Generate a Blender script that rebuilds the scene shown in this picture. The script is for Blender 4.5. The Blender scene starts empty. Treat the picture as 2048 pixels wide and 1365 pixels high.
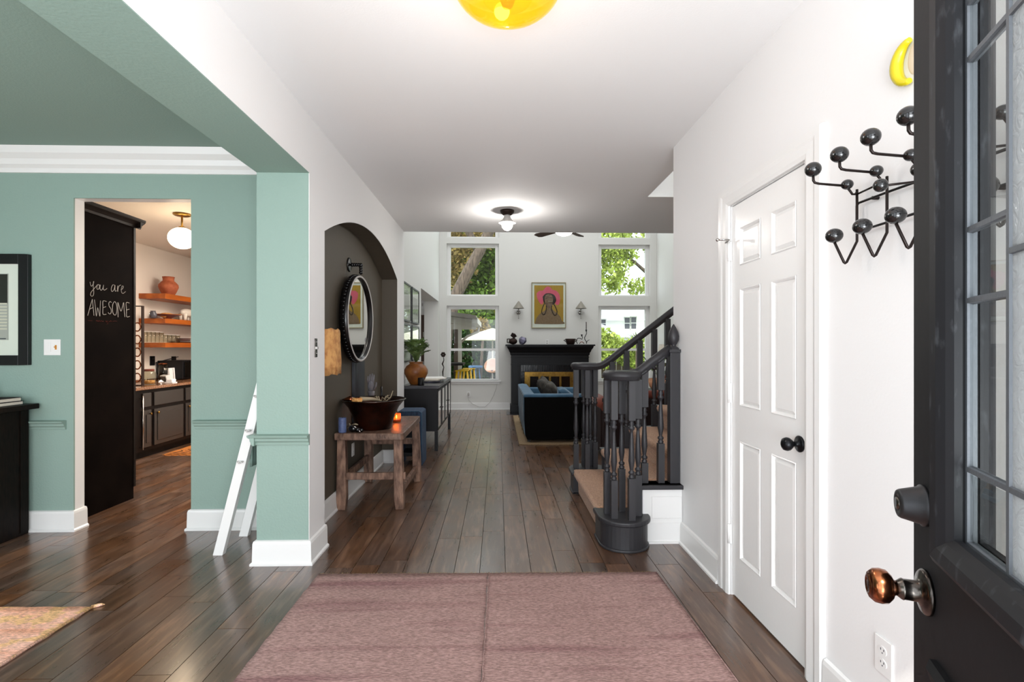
import bpy, bmesh, math, random
from mathutils import Vector, Matrix
random.seed(7)
C = bpy.context.scene.collection
SC = bpy.context.scene
PI = math.pi
# ------------------------------------------------------------------ camera
F = 1024.0; YAW = 28/1024.0; CH = 1.3
cd = bpy.data.cameras.new('camera'); cam = bpy.data.objects.new('camera', cd); C.objects.link(cam)
cam.location = (0, 0, CH); cam.rotation_euler = (PI/2, 0, -YAW)
cd.sensor_width = 36; cd.lens = 18.0; cd.shift_y = 11.5/2048; cd.clip_start = 0.05; cd.clip_end = 300
SC.camera = cam
# ------------------------------------------------------------------ world, sun, large lights, exposure
w = bpy.data.worlds.new('world'); SC.world = w; w.use_nodes = True
wn = w.node_tree; bg = wn.nodes['Background']
bg.inputs[0].default_value = (0.86, 0.93, 1.0, 1); bg.inputs[1].default_value = 3.0
def light(name, kind, loc, energy, color=(1,1,1), rot=(0,0,0), size=None, sy=None, soft=None):
    l = bpy.data.lights.new(name, kind); o = bpy.data.objects.new(name, l); C.objects.link(o)
    o.location = loc; o.rotation_euler = rot; l.energy = energy; l.color = color
    if kind == 'AREA':
        l.shape = 'RECTANGLE'; l.size = size; l.size_y = sy or size
    elif soft is not None:
        if kind == 'SUN': l.angle = soft
        else: l.shadow_soft_size = soft
    return o
R = math.radians
light('sun', 'SUN', (0,0,20), 3.2, (1,.95,.86), (R(42), 0, R(-20)), soft=.01)
light('entry_daylight', 'AREA', (.55,-1.1,1.35), 43, (.95,.975,1), (R(90),0,R(14)), 2.2, 2.3)
light('entry_upward_fill', 'AREA', (.5,-1.0,.7), 80, (.95,.975,1), (R(122),0,R(12)), 2.0, 1.0)  # added unseen fill aimed upward, imitates a bounced flash
light('dining_daylight', 'AREA', (-3.2,-.35,1.45), 40, (.94,.97,1), (R(90),0,0), 2.6, 1.7)
light('living_fill', 'AREA', (1.0,8.4,5.1), 80, (.95,.98,1), (0,0,0), 3.4, 3.0)  # added soft panel under the ceiling, stands in for window light
light('stairwell_fill', 'AREA', (2.2,4.1,5.0), 30, (.95,.98,1), (0,0,0), 1.2, .9)  # soft light added under the stairwell ceiling, stands for light from upstairs
light('kitchen_fill', 'AREA', (-2.3,6.4,2.6), 120, (1,.9,.8), (0,0,0), 1.4, 1.4)  # added area fill out of view, carries most of the globe lamp's energy
light('corridor_area_light', 'AREA', (-2.4,9.3,2.4), 10, (.95,.98,1), (0,0,0), 1.2, 1.2)  # soft area light under the corridor ceiling
vs = SC.view_settings
vs.view_transform = 'Standard'; vs.look = 'None'; vs.gamma = 1; vs.use_curve_mapping = False
vs.exposure = 0.2
# ------------------------------------------------------------------ pixel -> place helpers (photo frame 2048x1365)
_cy, _sy = math.cos(YAW), math.sin(YAW)
def ray(px, py):
    a = (px-1024)/F; b = -(py-694)/F
    return (a*_cy+_sy, -a*_sy+_cy, b)
def atY(px, py, Y):
    r = ray(px,py); t = Y/r[1]; return Vector((r[0]*t, Y, CH+r[2]*t))
def atX(px, py, X):
    r = ray(px,py); t = X/r[0]; return Vector((X, r[1]*t, CH+r[2]*t))
def atZ(px, py, Z=0):
    r = ray(px,py); t = (Z-CH)/r[2]; return Vector((r[0]*t, r[1]*t, Z))
# ------------------------------------------------------------------ materials
def srgb(h):
    h = h.lstrip('#'); v = [int(h[i:i+2],16)/255 for i in (0,2,4)]
    return tuple((c/12.92 if c <= .04045 else ((c+.055)/1.055)**2.4) for c in v)+(1,)
M = {}
def mat(name, col, rough=.5, metal=0, bump=0, bscale=60, col2=None, cscale=8, stretch=(1,1,1), spec=.5,
        emit=None, estr=0, coat=0, sheen=0, trans=0, detail=4, lo=.35, hi=.65, kind='noise', alpha=None, ior=1.45):
    m = bpy.data.materials.new(name); m.use_nodes = True; nt = m.node_tree; n = nt.nodes; L = nt.links
    b = n['Principled BSDF']
    b.inputs['Base Color'].default_value = srgb(col); b.inputs['Roughness'].default_value = rough
    b.inputs['Metallic'].default_value = metal; b.inputs['Specular IOR Level'].default_value = spec
    b.inputs['IOR'].default_value = ior
    if coat: b.inputs['Coat Weight'].default_value = coat; b.inputs['Coat Roughness'].default_value = .15
    if sheen: b.inputs['Sheen Weight'].default_value = sheen; b.inputs['Sheen Roughness'].default_value = .4
    if trans: b.inputs['Transmission Weight'].default_value = trans
    if emit: b.inputs['Emission Color'].default_value = srgb(emit); b.inputs['Emission Strength'].default_value = estr
    if col2 or bump:
        tc = n.new('ShaderNodeNewGeometry'); mp = n.new('ShaderNodeMapping'); mp.inputs['Scale'].default_value = stretch
        L.new(tc.outputs['Position'], mp.inputs['Vector'])
    if col2:
        if kind == 'voronoi':
            t = n.new('ShaderNodeTexVoronoi'); t.inputs['Scale'].default_value = cscale; out = t.outputs['Distance']
        elif kind == 'wave':
            t = n.new('ShaderNodeTexWave'); t.inputs['Scale'].default_value = cscale; t.inputs['Distortion'].default_value = 6
            t.inputs['Detail'].default_value = 3; out = t.outputs['Fac']
        else:
            t = n.new('ShaderNodeTexNoise'); t.inputs['Scale'].default_value = cscale; t.inputs['Detail'].default_value = detail; out = t.outputs['Fac']
        L.new(mp.outputs[0], t.inputs['Vector'])
        cr = n.new('ShaderNodeValToRGB'); cr.color_ramp.elements[0].position = lo; cr.color_ramp.elements[1].position = hi
        cr.color_ramp.elements[0].color = srgb(col); cr.color_ramp.elements[1].color = srgb(col2)
        L.new(out, cr.inputs[0]); L.new(cr.outputs[0], b.inputs['Base Color'])
    if bump:
        t2 = n.new('ShaderNodeTexNoise'); t2.inputs['Scale'].default_value = bscale; t2.inputs['Detail'].default_value = 3
        L.new(mp.outputs[0], t2.inputs['Vector'])
        bp = n.new('ShaderNodeBump'); bp.inputs['Strength'].default_value = bump; bp.inputs['Distance'].default_value = .01
        L.new(t2.outputs['Fac'], bp.inputs['Height']); L.new(bp.outputs[0], b.inputs['Normal'])
    M[name] = m; return m
mat('white_paint', '#e6e5e4', .55, bump=.05, bscale=90)
mat('ceiling_paint', '#e9e8e7', .8, bump=.06, bscale=120)
mat('living_paint', '#dddcd8', .6, bump=.06, bscale=60)
mat('trim_white', '#e6e5e3', .3, bump=.02, bscale=20)
mat('door_white', '#ecebe9', .22, bump=.04, bscale=45)
mat('green_paint', '#8aa197', .6, bump=.16, bscale=80)
mat('green_ceiling', '#879d93', .8, bump=.16, bscale=100)
mat('green_trim', '#8aa197', .4)
mat('niche_paint', '#534b3f', .6, bump=.08, bscale=60)
mat('kitchen_paint', '#ddd3c8', .6)
mat('subfloor', '#17120f', .9)
mat('charcoal_paint', '#2b2a2d', .42, bump=.03, bscale=30)
mat('door_charcoal', '#19191b', .55, spec=.22, bump=.04, bscale=25)
mat('worn_charcoal', '#1f1f22', .5, spec=.3, col2='#4a4c50', cscale=60, lo=.60, hi=.80, stretch=(1,1,.3), detail=8)
mat('black_metal', '#0d0c0d', .3, .2, coat=.3)
mat('brown_wire', '#1f1512', .35, .5)
mat('black_ball', '#0b0a0b', .22, coat=.5)
mat('knob_black', '#16171a', .3, .6)
mat('deadbolt_metal', '#3b3b3d', .45, .8, bump=.05, bscale=80)
mat('copper_aged', '#5b2f20', .2, 1, col2='#b5714a', cscale=26, lo=.3, hi=.7, stretch=(1,1,2.2))
mat('nickel_aged', '#6f6a64', .25, 1, col2='#3a3532', cscale=40)
mat('lead', '#6b6f74', .5, .4, bump=.1, bscale=150)
mat('chrome', '#b9b7b4', .15, 1)
mat('brass', '#a8823f', .3, 1, col2='#8a6a34', cscale=20)
mat('dark_wood', '#080504', .5, spec=.15, col2='#170e0a', cscale=14, stretch=(6,6,1))
mat('chalkboard', '#080403', .75, col2='#17100c', cscale=3.5, detail=9, lo=.4, hi=.85, spec=.03)
mat('chalk', '#b3aca4', .9); mat('chalk_red', '#5a1f12', .9)
mat('old_wood', '#4d362b', .6, col2='#9c7a66', cscale=9, stretch=(3,3,1), detail=8, bump=.35, bscale=30, lo=.35, hi=.7)
mat('old_wood_top', '#4f3a30', .38, col2='#8b6e5d', cscale=9, stretch=(4,1,2), detail=8, bump=.3, bscale=24, lo=.3, hi=.7)
mat('black_furniture', '#0a090b', .42, spec=.3, bump=.02)
mat('sideboard_top', '#45464a', .28, col2='#34353a', cscale=10)
mat('mantel_black', '#0a0a0e', .42, spec=.3, bump=.03, bscale=50)
mat('tile_black', '#0d0d11', .2, bump=.06, bscale=40)
mat('dark_glass', '#0a0806', .08)
mat('firebox_glass', '#1a1310', .12)
mat('blue_velvet', '#2f5069', .75, sheen=.15, col2='#426781', cscale=5, bump=.05, bscale=200)
mat('sofa_dark', '#0b0a09', .95, spec=.1, bump=.2, bscale=260)
mat('rust_velvet', '#5f2716', .8, sheen=.2, col2='#742f1a', cscale=6)
mat('rust_dark', '#1d0a07', .9)
mat('pillow_dark', '#25221f', .8, col2='#4a443c', cscale=14)
mat('jute', '#9c8568', .9, col2='#826a4c', cscale=70, bump=.5, bscale=150)
mat('carpet', '#9a7254', .95, col2='#cc9f7e', cscale=140, detail=2, bump=1.0, bscale=240, sheen=.3)
mat('denim', '#28364b', .85, col2='#3b4f69', cscale=50, stretch=(1,1,.3), bump=.2, bscale=200)
mat('blue_wax', '#56658e', .45, sheen=.1)
mat('terracotta', '#a95d3b', .7, col2='#8e4426', cscale=14, bump=.25, bscale=40)
mat('brown_pot', '#6d3a17', .42, col2='#9a6128', cscale=9, bump=.2, bscale=25, lo=.3, hi=.7)
mat('leaf_green', '#4d6330', .55, col2='#6f864e', cscale=20)
mat('copper_bowl', '#1c0e09', .28, .75, col2='#4d2212', cscale=5, bump=.12, bscale=40, lo=.4, hi=.75)
mat('bark', '#dba566', .8, col2='#a8693a', cscale=22, bump=.5, bscale=40, lo=.4, hi=.75, emit='#b98552', estr=0)  # glow of the lit shade is put into the lighter bark colour
mat('shelf_wood', '#b5601c', .45, col2='#8f4511', cscale=10, stretch=(1,.2,1), bump=.05)
mat('granite', '#5b3b28', .15, col2='#8c6548', cscale=60, kind='noise')
mat('cabinet_grey', '#2a2522', .38)
mat('paper', '#ded5c7', .8); mat('paper2', '#a9a49b', .6, col2='#7f7a74', cscale=30)
mat('white_ceramic', '#e9e9ea', .25)
mat('mat_board', '#efece6', .8); mat('print_white', '#f1f0ee', .3)
mat('frame_black', '#121012', .35)
mat('frame_oak', '#8f8464', .5)
mat('yellow_print', '#b88d12', .6, col2='#a87d10', cscale=20, stretch=(6,1,.5))
mat('pink', '#e0627c', .7, col2='#d84f6b', cscale=18, stretch=(6,1,.5)); mat('hat_rose', '#e8788c', .7)
mat('skin_brown', '#6b4a38', .6, col2='#8a6a54', cscale=18); mat('hair_dark', '#24110c', .7)
mat('sweater', '#8f7358', .8, col2='#77583e', cscale=60)
mat('sconce_grey', '#8c877d', .45, .3)
mat('grey_clay', '#77757a', .5, col2='#5c5a60', cscale=14)
mat('dark_board', '#24252a', .55, col2='#35373d', cscale=6, stretch=(1,1,.2))
mat('iron_brown', '#2a1a14', .5, .5)
mat('pewter', '#777489', .4, .4)
mat('yellow_paint', '#c9b80e', .35, coat=.4)
mat('pale_skin', '#d8c8b0', .6)
mat('stool_yellow', '#c99a0c', .35, .2)
mat('deck', '#8f857a', .8, col2='#6f665c', cscale=8, stretch=(1,8,1))
mat('porch_beam', '#b5aca3', .7); mat('porch_post', '#4b3a30', .7); mat('porch_roof', '#8c827c', .8)
mat('canvas_cream', '#f0ead2', .8)
mat('peach', '#d9a07c', .6)
mat('far_white', '#f2f0ec', .8); mat('shingle', '#8f8f98', .9, col2='#a7a7ae', cscale=4, stretch=(1,1,6), bump=.2, bscale=8)
mat('far_window', '#4b4a52', .3); mat('bark_tree', '#3f332c', .9, col2='#66574c', cscale=6, stretch=(4,4,.6), bump=1, bscale=12)
mat('grass', '#7c8f52', .9, col2='#5f7040', cscale=3)
mat('fence_wood', '#4a3b30', .8, col2='#5d4c3e', cscale=5, stretch=(5,5,.4))
mat('blue_stool', '#4d78a8', .5)
mat('screen_dark', '#22211f', .2)
mat('rug_orange', '#b06a2c', .9, bump=.3, bscale=200); mat('rug_line', '#2c160d', .9)
mat('oil_amber', '#c88a3a', .2)
mat('light_grey', '#b8b4b0', .5)
mat('orange_rock', '#c98a4a', .8, col2='#e2b06c', cscale=40, bump=.4, bscale=60)
mat('dried', '#a8987e', .8)
mat('bulb', '#ffffff', .4, emit='#fff6e6', estr=9); mat('bulb_warm', '#ffffff', .4, emit='#ffe9c4', estr=7)
mat('flame', '#ffffff', .4, emit='#ffc878', estr=30)
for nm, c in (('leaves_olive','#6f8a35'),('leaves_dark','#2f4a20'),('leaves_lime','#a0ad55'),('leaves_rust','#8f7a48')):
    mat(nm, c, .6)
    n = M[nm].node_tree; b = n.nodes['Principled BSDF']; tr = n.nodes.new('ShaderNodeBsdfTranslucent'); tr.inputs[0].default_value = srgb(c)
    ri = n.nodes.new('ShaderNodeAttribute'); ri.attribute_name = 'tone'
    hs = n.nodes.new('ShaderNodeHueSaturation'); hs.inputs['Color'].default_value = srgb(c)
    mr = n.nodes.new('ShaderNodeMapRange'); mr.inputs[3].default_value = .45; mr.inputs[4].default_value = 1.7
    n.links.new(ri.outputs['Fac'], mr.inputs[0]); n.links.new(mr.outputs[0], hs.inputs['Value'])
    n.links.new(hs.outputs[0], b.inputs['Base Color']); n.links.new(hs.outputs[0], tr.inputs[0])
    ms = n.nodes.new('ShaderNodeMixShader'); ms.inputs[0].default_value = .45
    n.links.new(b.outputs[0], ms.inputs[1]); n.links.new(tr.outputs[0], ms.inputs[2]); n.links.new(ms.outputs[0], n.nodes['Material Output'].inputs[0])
def glassmat(name, tint, refl=.08, rough=.02, bump=0, bscale=30, body=0, trans_tint=None, glow=0):
    m = bpy.data.materials.new(name); m.use_nodes = True; n = m.node_tree.nodes; L = m.node_tree.links
    n.remove(n['Principled BSDF']); out = n['Material Output']
    tr = n.new('ShaderNodeBsdfTransparent'); tr.inputs[0].default_value = srgb(tint)
    gl = n.new('ShaderNodeBsdfGlossy'); gl.inputs['Roughness'].default_value = rough
    fr0 = n.new('ShaderNodeFresnel'); fr0.inputs[0].default_value = 1.5
    gb = n.new('ShaderNodeNewGeometry'); fr = n.new('ShaderNodeMath'); fr.operation = 'MULTIPLY'; sbk = n.new('ShaderNodeMath'); sbk.operation = 'SUBTRACT'; sbk.inputs[0].default_value = 1
    L.new(gb.outputs['Backfacing'], sbk.inputs[1]); L.new(sbk.outputs[0], fr.inputs[0]); L.new(fr0.outputs[0], fr.inputs[1])
    mx = n.new('ShaderNodeMixShader'); L.new(fr.outputs[0], mx.inputs[0]); L.new(tr.outputs[0], mx.inputs[1]); L.new(gl.outputs[0], mx.inputs[2])
    last = mx
    if body:
        df = n.new('ShaderNodeBsdfTranslucent'); df.inputs[0].default_value = srgb(trans_tint or tint)
        d2 = n.new('ShaderNodeBsdfDiffuse'); d2.inputs[0].default_value = srgb(trans_tint or tint)
        m0 = n.new('ShaderNodeMixShader'); m0.inputs[0].default_value = .5; L.new(df.outputs[0], m0.inputs[1]); L.new(d2.outputs[0], m0.inputs[2])
        m2 = n.new('ShaderNodeMixShader'); m2.inputs[0].default_value = body
        L.new(mx.outputs[0], m2.inputs[1]); L.new(m0.outputs[0], m2.inputs[2]); last = m2
        if bump:
            g = n.new('ShaderNodeNewGeometry'); t = n.new('ShaderNodeTexNoise'); t.inputs['Scale'].default_value = bscale; t.inputs['Detail'].default_value = 2
            t.inputs['Distortion'].default_value = 2.5
            L.new(g.outputs['Position'], t.inputs['Vector']); bp = n.new('ShaderNodeBump'); bp.inputs['Strength'].default_value = bump; bp.inputs['Distance'].default_value = .01
            L.new(t.outputs['Fac'], bp.inputs['Height'])
            for s in (gl, df, d2): L.new(bp.outputs[0], s.inputs['Normal'])
    if glow:
        em = n.new('ShaderNodeEmission'); em.inputs[0].default_value = srgb(trans_tint); em.inputs[1].default_value = glow
        ad = n.new('ShaderNodeAddShader'); L.new(last.outputs[0], ad.inputs[0]); L.new(em.outputs[0], ad.inputs[1]); last = ad
    L.new(last.outputs[0], out.inputs[0]); M[name] = m
glassmat('pane_glass', '#f7faf8'); glassmat('bevel_glass', '#dcdedd'); glassmat('jar_glass', '#f0efe8')
glassmat('textured_glass', '#a7aaa9', body=.72, trans_tint='#c3c5c6', bump=.7, bscale=38, rough=.15)
glassmat('amber_glass', '#ffe28a', body=.2, trans_tint='#ffbf30', rough=.08, glow=.28)
glassmat('candle_glass', '#ffc48a', body=.15, trans_tint='#ffb870')
def mirrormat():
    m = bpy.data.materials.new('mirror_glass'); m.use_nodes = True; b = m.node_tree.nodes['Principled BSDF']
    b.inputs['Metallic'].default_value = 1; b.inputs['Roughness'].default_value = .01; b.inputs['Base Color'].default_value = (.85,.83,.78,1); M['mirror_glass'] = m
mirrormat()
def plankmat():
    m = bpy.data.materials.new('floor_plank'); m.use_nodes = True; n = m.node_tree.nodes; L = m.node_tree.links; b = n['Principled BSDF']
    b.inputs['Coat Weight'].default_value = .55; b.inputs['Coat Roughness'].default_value = .17; b.inputs['Coat IOR'].default_value = 1.6
    g = n.new('ShaderNodeNewGeometry'); at = n.new('ShaderNodeAttribute'); at.attribute_name = 'tone'
    ad = n.new('ShaderNodeVectorMath'); ad.operation = 'MULTIPLY_ADD'
    cb = n.new('ShaderNodeCombineXYZ'); L.new(at.outputs['Fac'], cb.inputs[2])
    ad.inputs[1].default_value = (1,1,1); L.new(g.outputs['Position'], ad.inputs[0])
    sc = n.new('ShaderNodeVectorMath'); sc.operation = 'SCALE'; sc.inputs['Scale'].default_value = 40; L.new(cb.outputs[0], sc.inputs[0]); L.new(sc.outputs[0], ad.inputs[2])
    mp = n.new('ShaderNodeMapping'); mp.inputs['Scale'].default_value = (9, 1.1, 1); L.new(ad.outputs[0], mp.inputs[0])
    t = n.new('ShaderNodeTexNoise'); t.inputs['Scale'].default_value = 3.2; t.inputs['Detail'].default_value = 10; t.inputs['Roughness'].default_value = .58; t.inputs['Distortion'].default_value = .25
    L.new(mp.outputs[0], t.inputs['Vector'])
    cr = n.new('ShaderNodeValToRGB'); e = cr.color_ramp.elements
    e[0].position = .25; e[0].color = srgb('#4c3626'); e[1].position = .72; e[1].color = srgb('#7e604a')
    x = e.new(.5); x.color = srgb('#5a3f2e')
    L.new(t.outputs['Fac'], cr.inputs[0])
    t3 = n.new('ShaderNodeTexNoise'); t3.inputs['Scale'].default_value = 2.2; t3.inputs['Detail'].default_value = 2; L.new(ad.outputs[0], t3.inputs['Vector'])
    mr = n.new('ShaderNodeMapRange'); mr.inputs[1].default_value = 0; mr.inputs[2].default_value = 1; mr.inputs[3].default_value = .72; mr.inputs[4].default_value = 1.28
    L.new(at.outputs['Fac'], mr.inputs[0])
    hs = n.new('ShaderNodeHueSaturation'); L.new(cr.outputs[0], hs.inputs['Color']); L.new(mr.outputs[0], hs.inputs['Value'])
    mr2 = n.new('ShaderNodeMapRange'); mr2.inputs[1].default_value=.35; mr2.inputs[2].default_value=.65; mr2.inputs[3].default_value = .75; mr2.inputs[4].default_value = 1.15
    L.new(t3.outputs['Fac'], mr2.inputs[0]); L.new(mr2.outputs[0], hs.inputs['Saturation'])
    L.new(hs.outputs[0], b.inputs['Base Color'])
    rr = n.new('ShaderNodeMapRange'); rr.inputs[3].default_value = .20; rr.inputs[4].default_value = .40; L.new(t.outputs['Fac'], rr.inputs[0]); L.new(rr.outputs[0], b.inputs['Roughness'])
    bp = n.new('ShaderNodeBump'); bp.inputs['Strength'].default_value = .05; bp.inputs['Distance'].default_value = .0015; L.new(t.outputs['Fac'], bp.inputs['Height']); L.new(bp.outputs[0], b.inputs['Normal'])
    M['floor_plank'] = m
plankmat()
def rugmat(name, base, alt, stripe, sx, patch=None):
    m = bpy.data.materials.new(name); m.use_nodes = True; n = m.node_tree.nodes; L = m.node_tree.links; b = n['Principled BSDF']
    b.inputs['Roughness'].default_value = .95; b.inputs['Specular IOR Level'].default_value = .15
    g = n.new('ShaderNodeNewGeometry')
    def noise(scale, st, det=3):
        mp = n.new('ShaderNodeMapping'); mp.inputs['Scale'].default_value = st; L.new(g.outputs['Position'], mp.inputs[0])
        t = n.new('ShaderNodeTexNoise'); t.inputs['Scale'].default_value = scale; t.inputs['Detail'].default_value = det; L.new(mp.outputs[0], t.inputs['Vector']); return t
    def ramp(t, a, c, p0, p1):
        cr = n.new('ShaderNodeValToRGB'); cr.color_ramp.elements[0].position = p0; cr.color_ramp.elements[1].position = p1
        cr.color_ramp.elements[0].color = a; cr.color_ramp.elements[1].color = c; L.new(t.outputs['Fac'], cr.inputs[0]); return cr
    r1 = ramp(noise(1.6, (1,1,1), 5), srgb(base), srgb(alt), .35, .65)
    r2 = ramp(noise(7, (.12,1.6,1), 4), (0,0,0,1), (1,1,1,1), .54, .7)
    mx = n.new('ShaderNodeMix'); mx.data_type = 'RGBA'; L.new(r2.outputs[0], mx.inputs[0]); L.new(r1.outputs[0], mx.inputs[6]); mx.inputs[7].default_value = srgb(stripe)
    last = mx.outputs[2]
    if patch:
        r3 = ramp(noise(9, (1,1,1), 3), (0,0,0,1), (1,1,1,1), .5, .56)
        m3 = n.new('ShaderNodeMix'); m3.data_type = 'RGBA'; L.new(r3.outputs[0], m3.inputs[0]); L.new(last, m3.inputs[6]); m3.inputs[7].default_value = srgb(patch); last = m3.outputs[2]
    t4 = noise(60, (1, 4.2, 1), 3); r4 = ramp(t4, (.62,.62,.62,1), (1.22,1.22,1.22,1), .35, .65)
    mu = n.new('ShaderNodeMix'); mu.data_type = 'RGBA'; mu.blend_type = 'MULTIPLY'; mu.inputs[0].default_value = 1; L.new(last, mu.inputs[6]); L.new(r4.outputs[0], mu.inputs[7])
    L.new(mu.outputs[2], b.inputs['Base Color'])
    bp = n.new('ShaderNodeBump'); bp.inputs['Strength'].default_value = .6; bp.inputs['Distance'].default_value = .006; L.new(t4.outputs['Fac'], bp.inputs['Height']); L.new(bp.outputs[0], b.inputs['Normal'])
    M[name] = m
rugmat('rug_rose', '#a58680', '#ad8d87', '#8f6c6b', 1)
rugmat('rug_coral_sunlit', '#f2b89e', '#f6cfc0', '#e09c7c', 1, '#eec08e')  # sunlight on the dining rug is put into these bright colours
# ------------------------------------------------------------------ mesh builder
MW = {}          # python-side world matrices
WORLDY = set()
class MB:
    def __init__(s): s.v = []; s.f = []; s.sm = []
    def add(s, vs, fs, smooth=False):
        o = len(s.v); s.v += [Vector(v) for v in vs]; s.f += [tuple(i+o for i in f) for f in fs]; s.sm += [smooth]*len(fs); return s
    def box(s, x0, x1, y0, y1, z0, z1, T=None, taper=None):
        if x0 > x1: x0, x1 = x1, x0
        if y0 > y1: y0, y1 = y1, y0
        if z0 > z1: z0, z1 = z1, z0
        vs = [Vector(p) for p in ((x0,y0,z0),(x1,y0,z0),(x1,y1,z0),(x0,y1,z0),(x0,y0,z1),(x1,y0,z1),(x1,y1,z1),(x0,y1,z1))]
        if T: vs = [T @ v for v in vs]
        return s.add(vs, ((0,3,2,1),(4,5,6,7),(0,1,5,4),(1,2,6,5),(2,3,7,6),(3,0,4,7)))
    def cbox(s, c, d, T=None):
        return s.box(c[0]-d[0]/2, c[0]+d[0]/2, c[1]-d[1]/2, c[1]+d[1]/2, c[2]-d[2]/2, c[2]+d[2]/2, T)
    def prism(s, poly, axis, a0, a1, T=None, caps=True):
        """poly: list of 2d; axis 'x': (y,z); 'y': (x,z); 'z': (x,y)"""
        def p(u, v, a): return {'x':(a,u,v),'y':(u,a,v),'z':(u,v,a)}[axis]
        n = len(poly); vs = [Vector(p(u,v,a0)) for u,v in poly]+[Vector(p(u,v,a1)) for u,v in poly]
        if T: vs = [T @ v for v in vs]
        fs = [(i,(i+1)%n,n+(i+1)%n,n+i) for i in range(n)]
        if caps: fs += [tuple(range(n-1,-1,-1)), tuple(range(n,2*n))]
        return s.add(vs, fs)
    def lathe(s, prof, c=(0,0,0), n=24, T=None, smooth=True, a0=0, a1=2*PI, wob=0):
        """prof list (r,z)"""
        full = abs(a1-a0-2*PI) < 1e-6; m = n if full else n+1
        vs = []
        for r, z in prof:
            for i in range(m):
                a = a0+(a1-a0)*i/n; rr = r*(1+wob*math.sin(3*a+z*9))
                v = Vector((c[0]+rr*math.cos(a), c[1]+rr*math.sin(a), c[2]+z)); vs.append(T @ v if T else v)
        fs = []
        for k in range(len(prof)-1):
            for i in range(n):
                j = (i+1) % m
                fs.append((k*m+i, k*m+j, (k+1)*m+j, (k+1)*m+i))
        return s.add(vs, fs, smooth)
    def cyl(s, c, r, h, n=20, r2=None, T=None, smooth=True):
        r2 = r if r2 is None else r2
        s.lathe([(r,0),(r2,h)], c, n, T, smooth)
        b = [Vector((c[0]+r*math.cos(2*PI*i/n), c[1]+r*math.sin(2*PI*i/n), c[2])) for i in range(n)]
        t = [Vector((c[0]+r2*math.cos(2*PI*i/n), c[1]+r2*math.sin(2*PI*i/n), c[2]+h)) for i in range(n)]
        if T: b = [T@v for v in b]; t = [T@v for v in t]
        s.add(b, [tuple(range(n-1,-1,-1))]); return s.add(t, [tuple(range(n))])
    def tube(s, pts, r, n=8, closed=False, caps=True):
        pts = [Vector(p) for p in pts]; N = len(pts); rs = r if isinstance(r, (list,tuple)) else [r]*N
        vs = []; prev = None
        for i, p in enumerate(pts):
            if closed: d = pts[(i+1)%N]-pts[i-1]
            else: d = pts[min(i+1,N-1)]-pts[max(i-1,0)]
            d.normalize()
            if prev is None:
                u = d.cross(Vector((0,0,1)));
                if u.length < .1: u = d.cross(Vector((0,1,0)))
            else: u = prev-d*prev.dot(d)
            u.normalize(); prev = u; v = d.cross(u)
            for k in range(n):
                a = 2*PI*k/n; vs.append(p+(u*math.cos(a)+v*math.sin(a))*rs[i])
        fs = []
        for i in range(N if closed else N-1):
            j = (i+1) % N
            for k in range(n): fs.append((i*n+k, i*n+(k+1)%n, j*n+(k+1)%n, j*n+k))
        s.add(vs, fs, True)
        if caps and not closed:
            o = len(s.v)-N*n; s.f += [tuple(o+k for k in range(n-1,-1,-1)), tuple(o+(N-1)*n+k for k in range(n))]; s.sm += [False,False]
        return s
    def sweep(s, pts, prof, smooth=False):
        """prof [(side, up)] swept along pts, up stays near Z"""
        pts = [Vector(p) for p in pts]; N = len(pts); n = len(prof); vs = []
        for i, p in enumerate(pts):
            d = pts[min(i+1,N-1)]-pts[max(i-1,0)]; d.normalize()
            side = d.cross(Vector((0,0,1))); side.normalize(); up = side.cross(d)
            for a, b in prof: vs.append(p+side*a+up*b)
        fs = [(i*n+k, i*n+(k+1)%n, (i+1)*n+(k+1)%n, (i+1)*n+k) for i in range(N-1) for k in range(n)]
        s.add(vs, fs, smooth); o = len(s.v)-N*n
        s.f += [tuple(o+k for k in range(n-1,-1,-1)), tuple(o+(N-1)*n+k for k in range(n))]; s.sm += [False,False]; return s
    def ball(s, c, r, n=20, m=12, sc=(1,1,1), T=None):
        T0 = Matrix.Translation(Vector(c)) @ (T or Matrix()) @ Matrix.Diagonal((*sc,1))
        prof = [(r*math.sin(PI*k/m), -r*math.cos(PI*k/m)) for k in range(m+1)]
        prof[0] = (r*.02, -r); prof[-1] = (r*.02, r)
        return s.lathe(prof, (0,0,0), n, T0)
    def quad(s, a, b, c, d): return s.add([a,b,c,d], [(0,1,2,3)])
    def build(s, name, m, parent=None, local=None, bevel=0, seg=2, label=None, sub=0, tone=None, smooth=None, thick=0, origin=None, auto=None):
        root = parent
        if parent is not None:
            while root.parent is not None: root = root.parent
        if local is None: local = parent is not None and root.name not in WORLDY
        base = MW[root.name] if (parent is not None and local) else Matrix()
        vs = [base @ v for v in s.v]
        lo = Vector([min(v[i] for v in vs) for i in range(3)]); hi = Vector([max(v[i] for v in vs) for i in range(3)])
        org = origin or Vector(((lo.x+hi.x)/2, (lo.y+hi.y)/2, lo.z if parent is None else (lo.z+hi.z)/2))
        rot = MW[parent.name].to_quaternion().to_matrix().to_4x4() if parent is not None else Matrix()
        mw = Matrix.Translation(Vector(org)) @ rot; inv = mw.inverted()
        me = bpy.data.meshes.new(name); me.from_pydata([inv @ v for v in vs], [], s.f); me.update()
        if smooth is None: me.polygons.foreach_set('use_smooth', s.sm)
        else: me.polygons.foreach_set('use_smooth', [smooth]*len(s.f))
        bm = bmesh.new(); bm.from_mesh(me); bmesh.ops.remove_doubles(bm, verts=bm.verts, dist=1e-6)
        bmesh.ops.recalc_face_normals(bm, faces=bm.faces); bm.to_mesh(me); bm.free()
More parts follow.
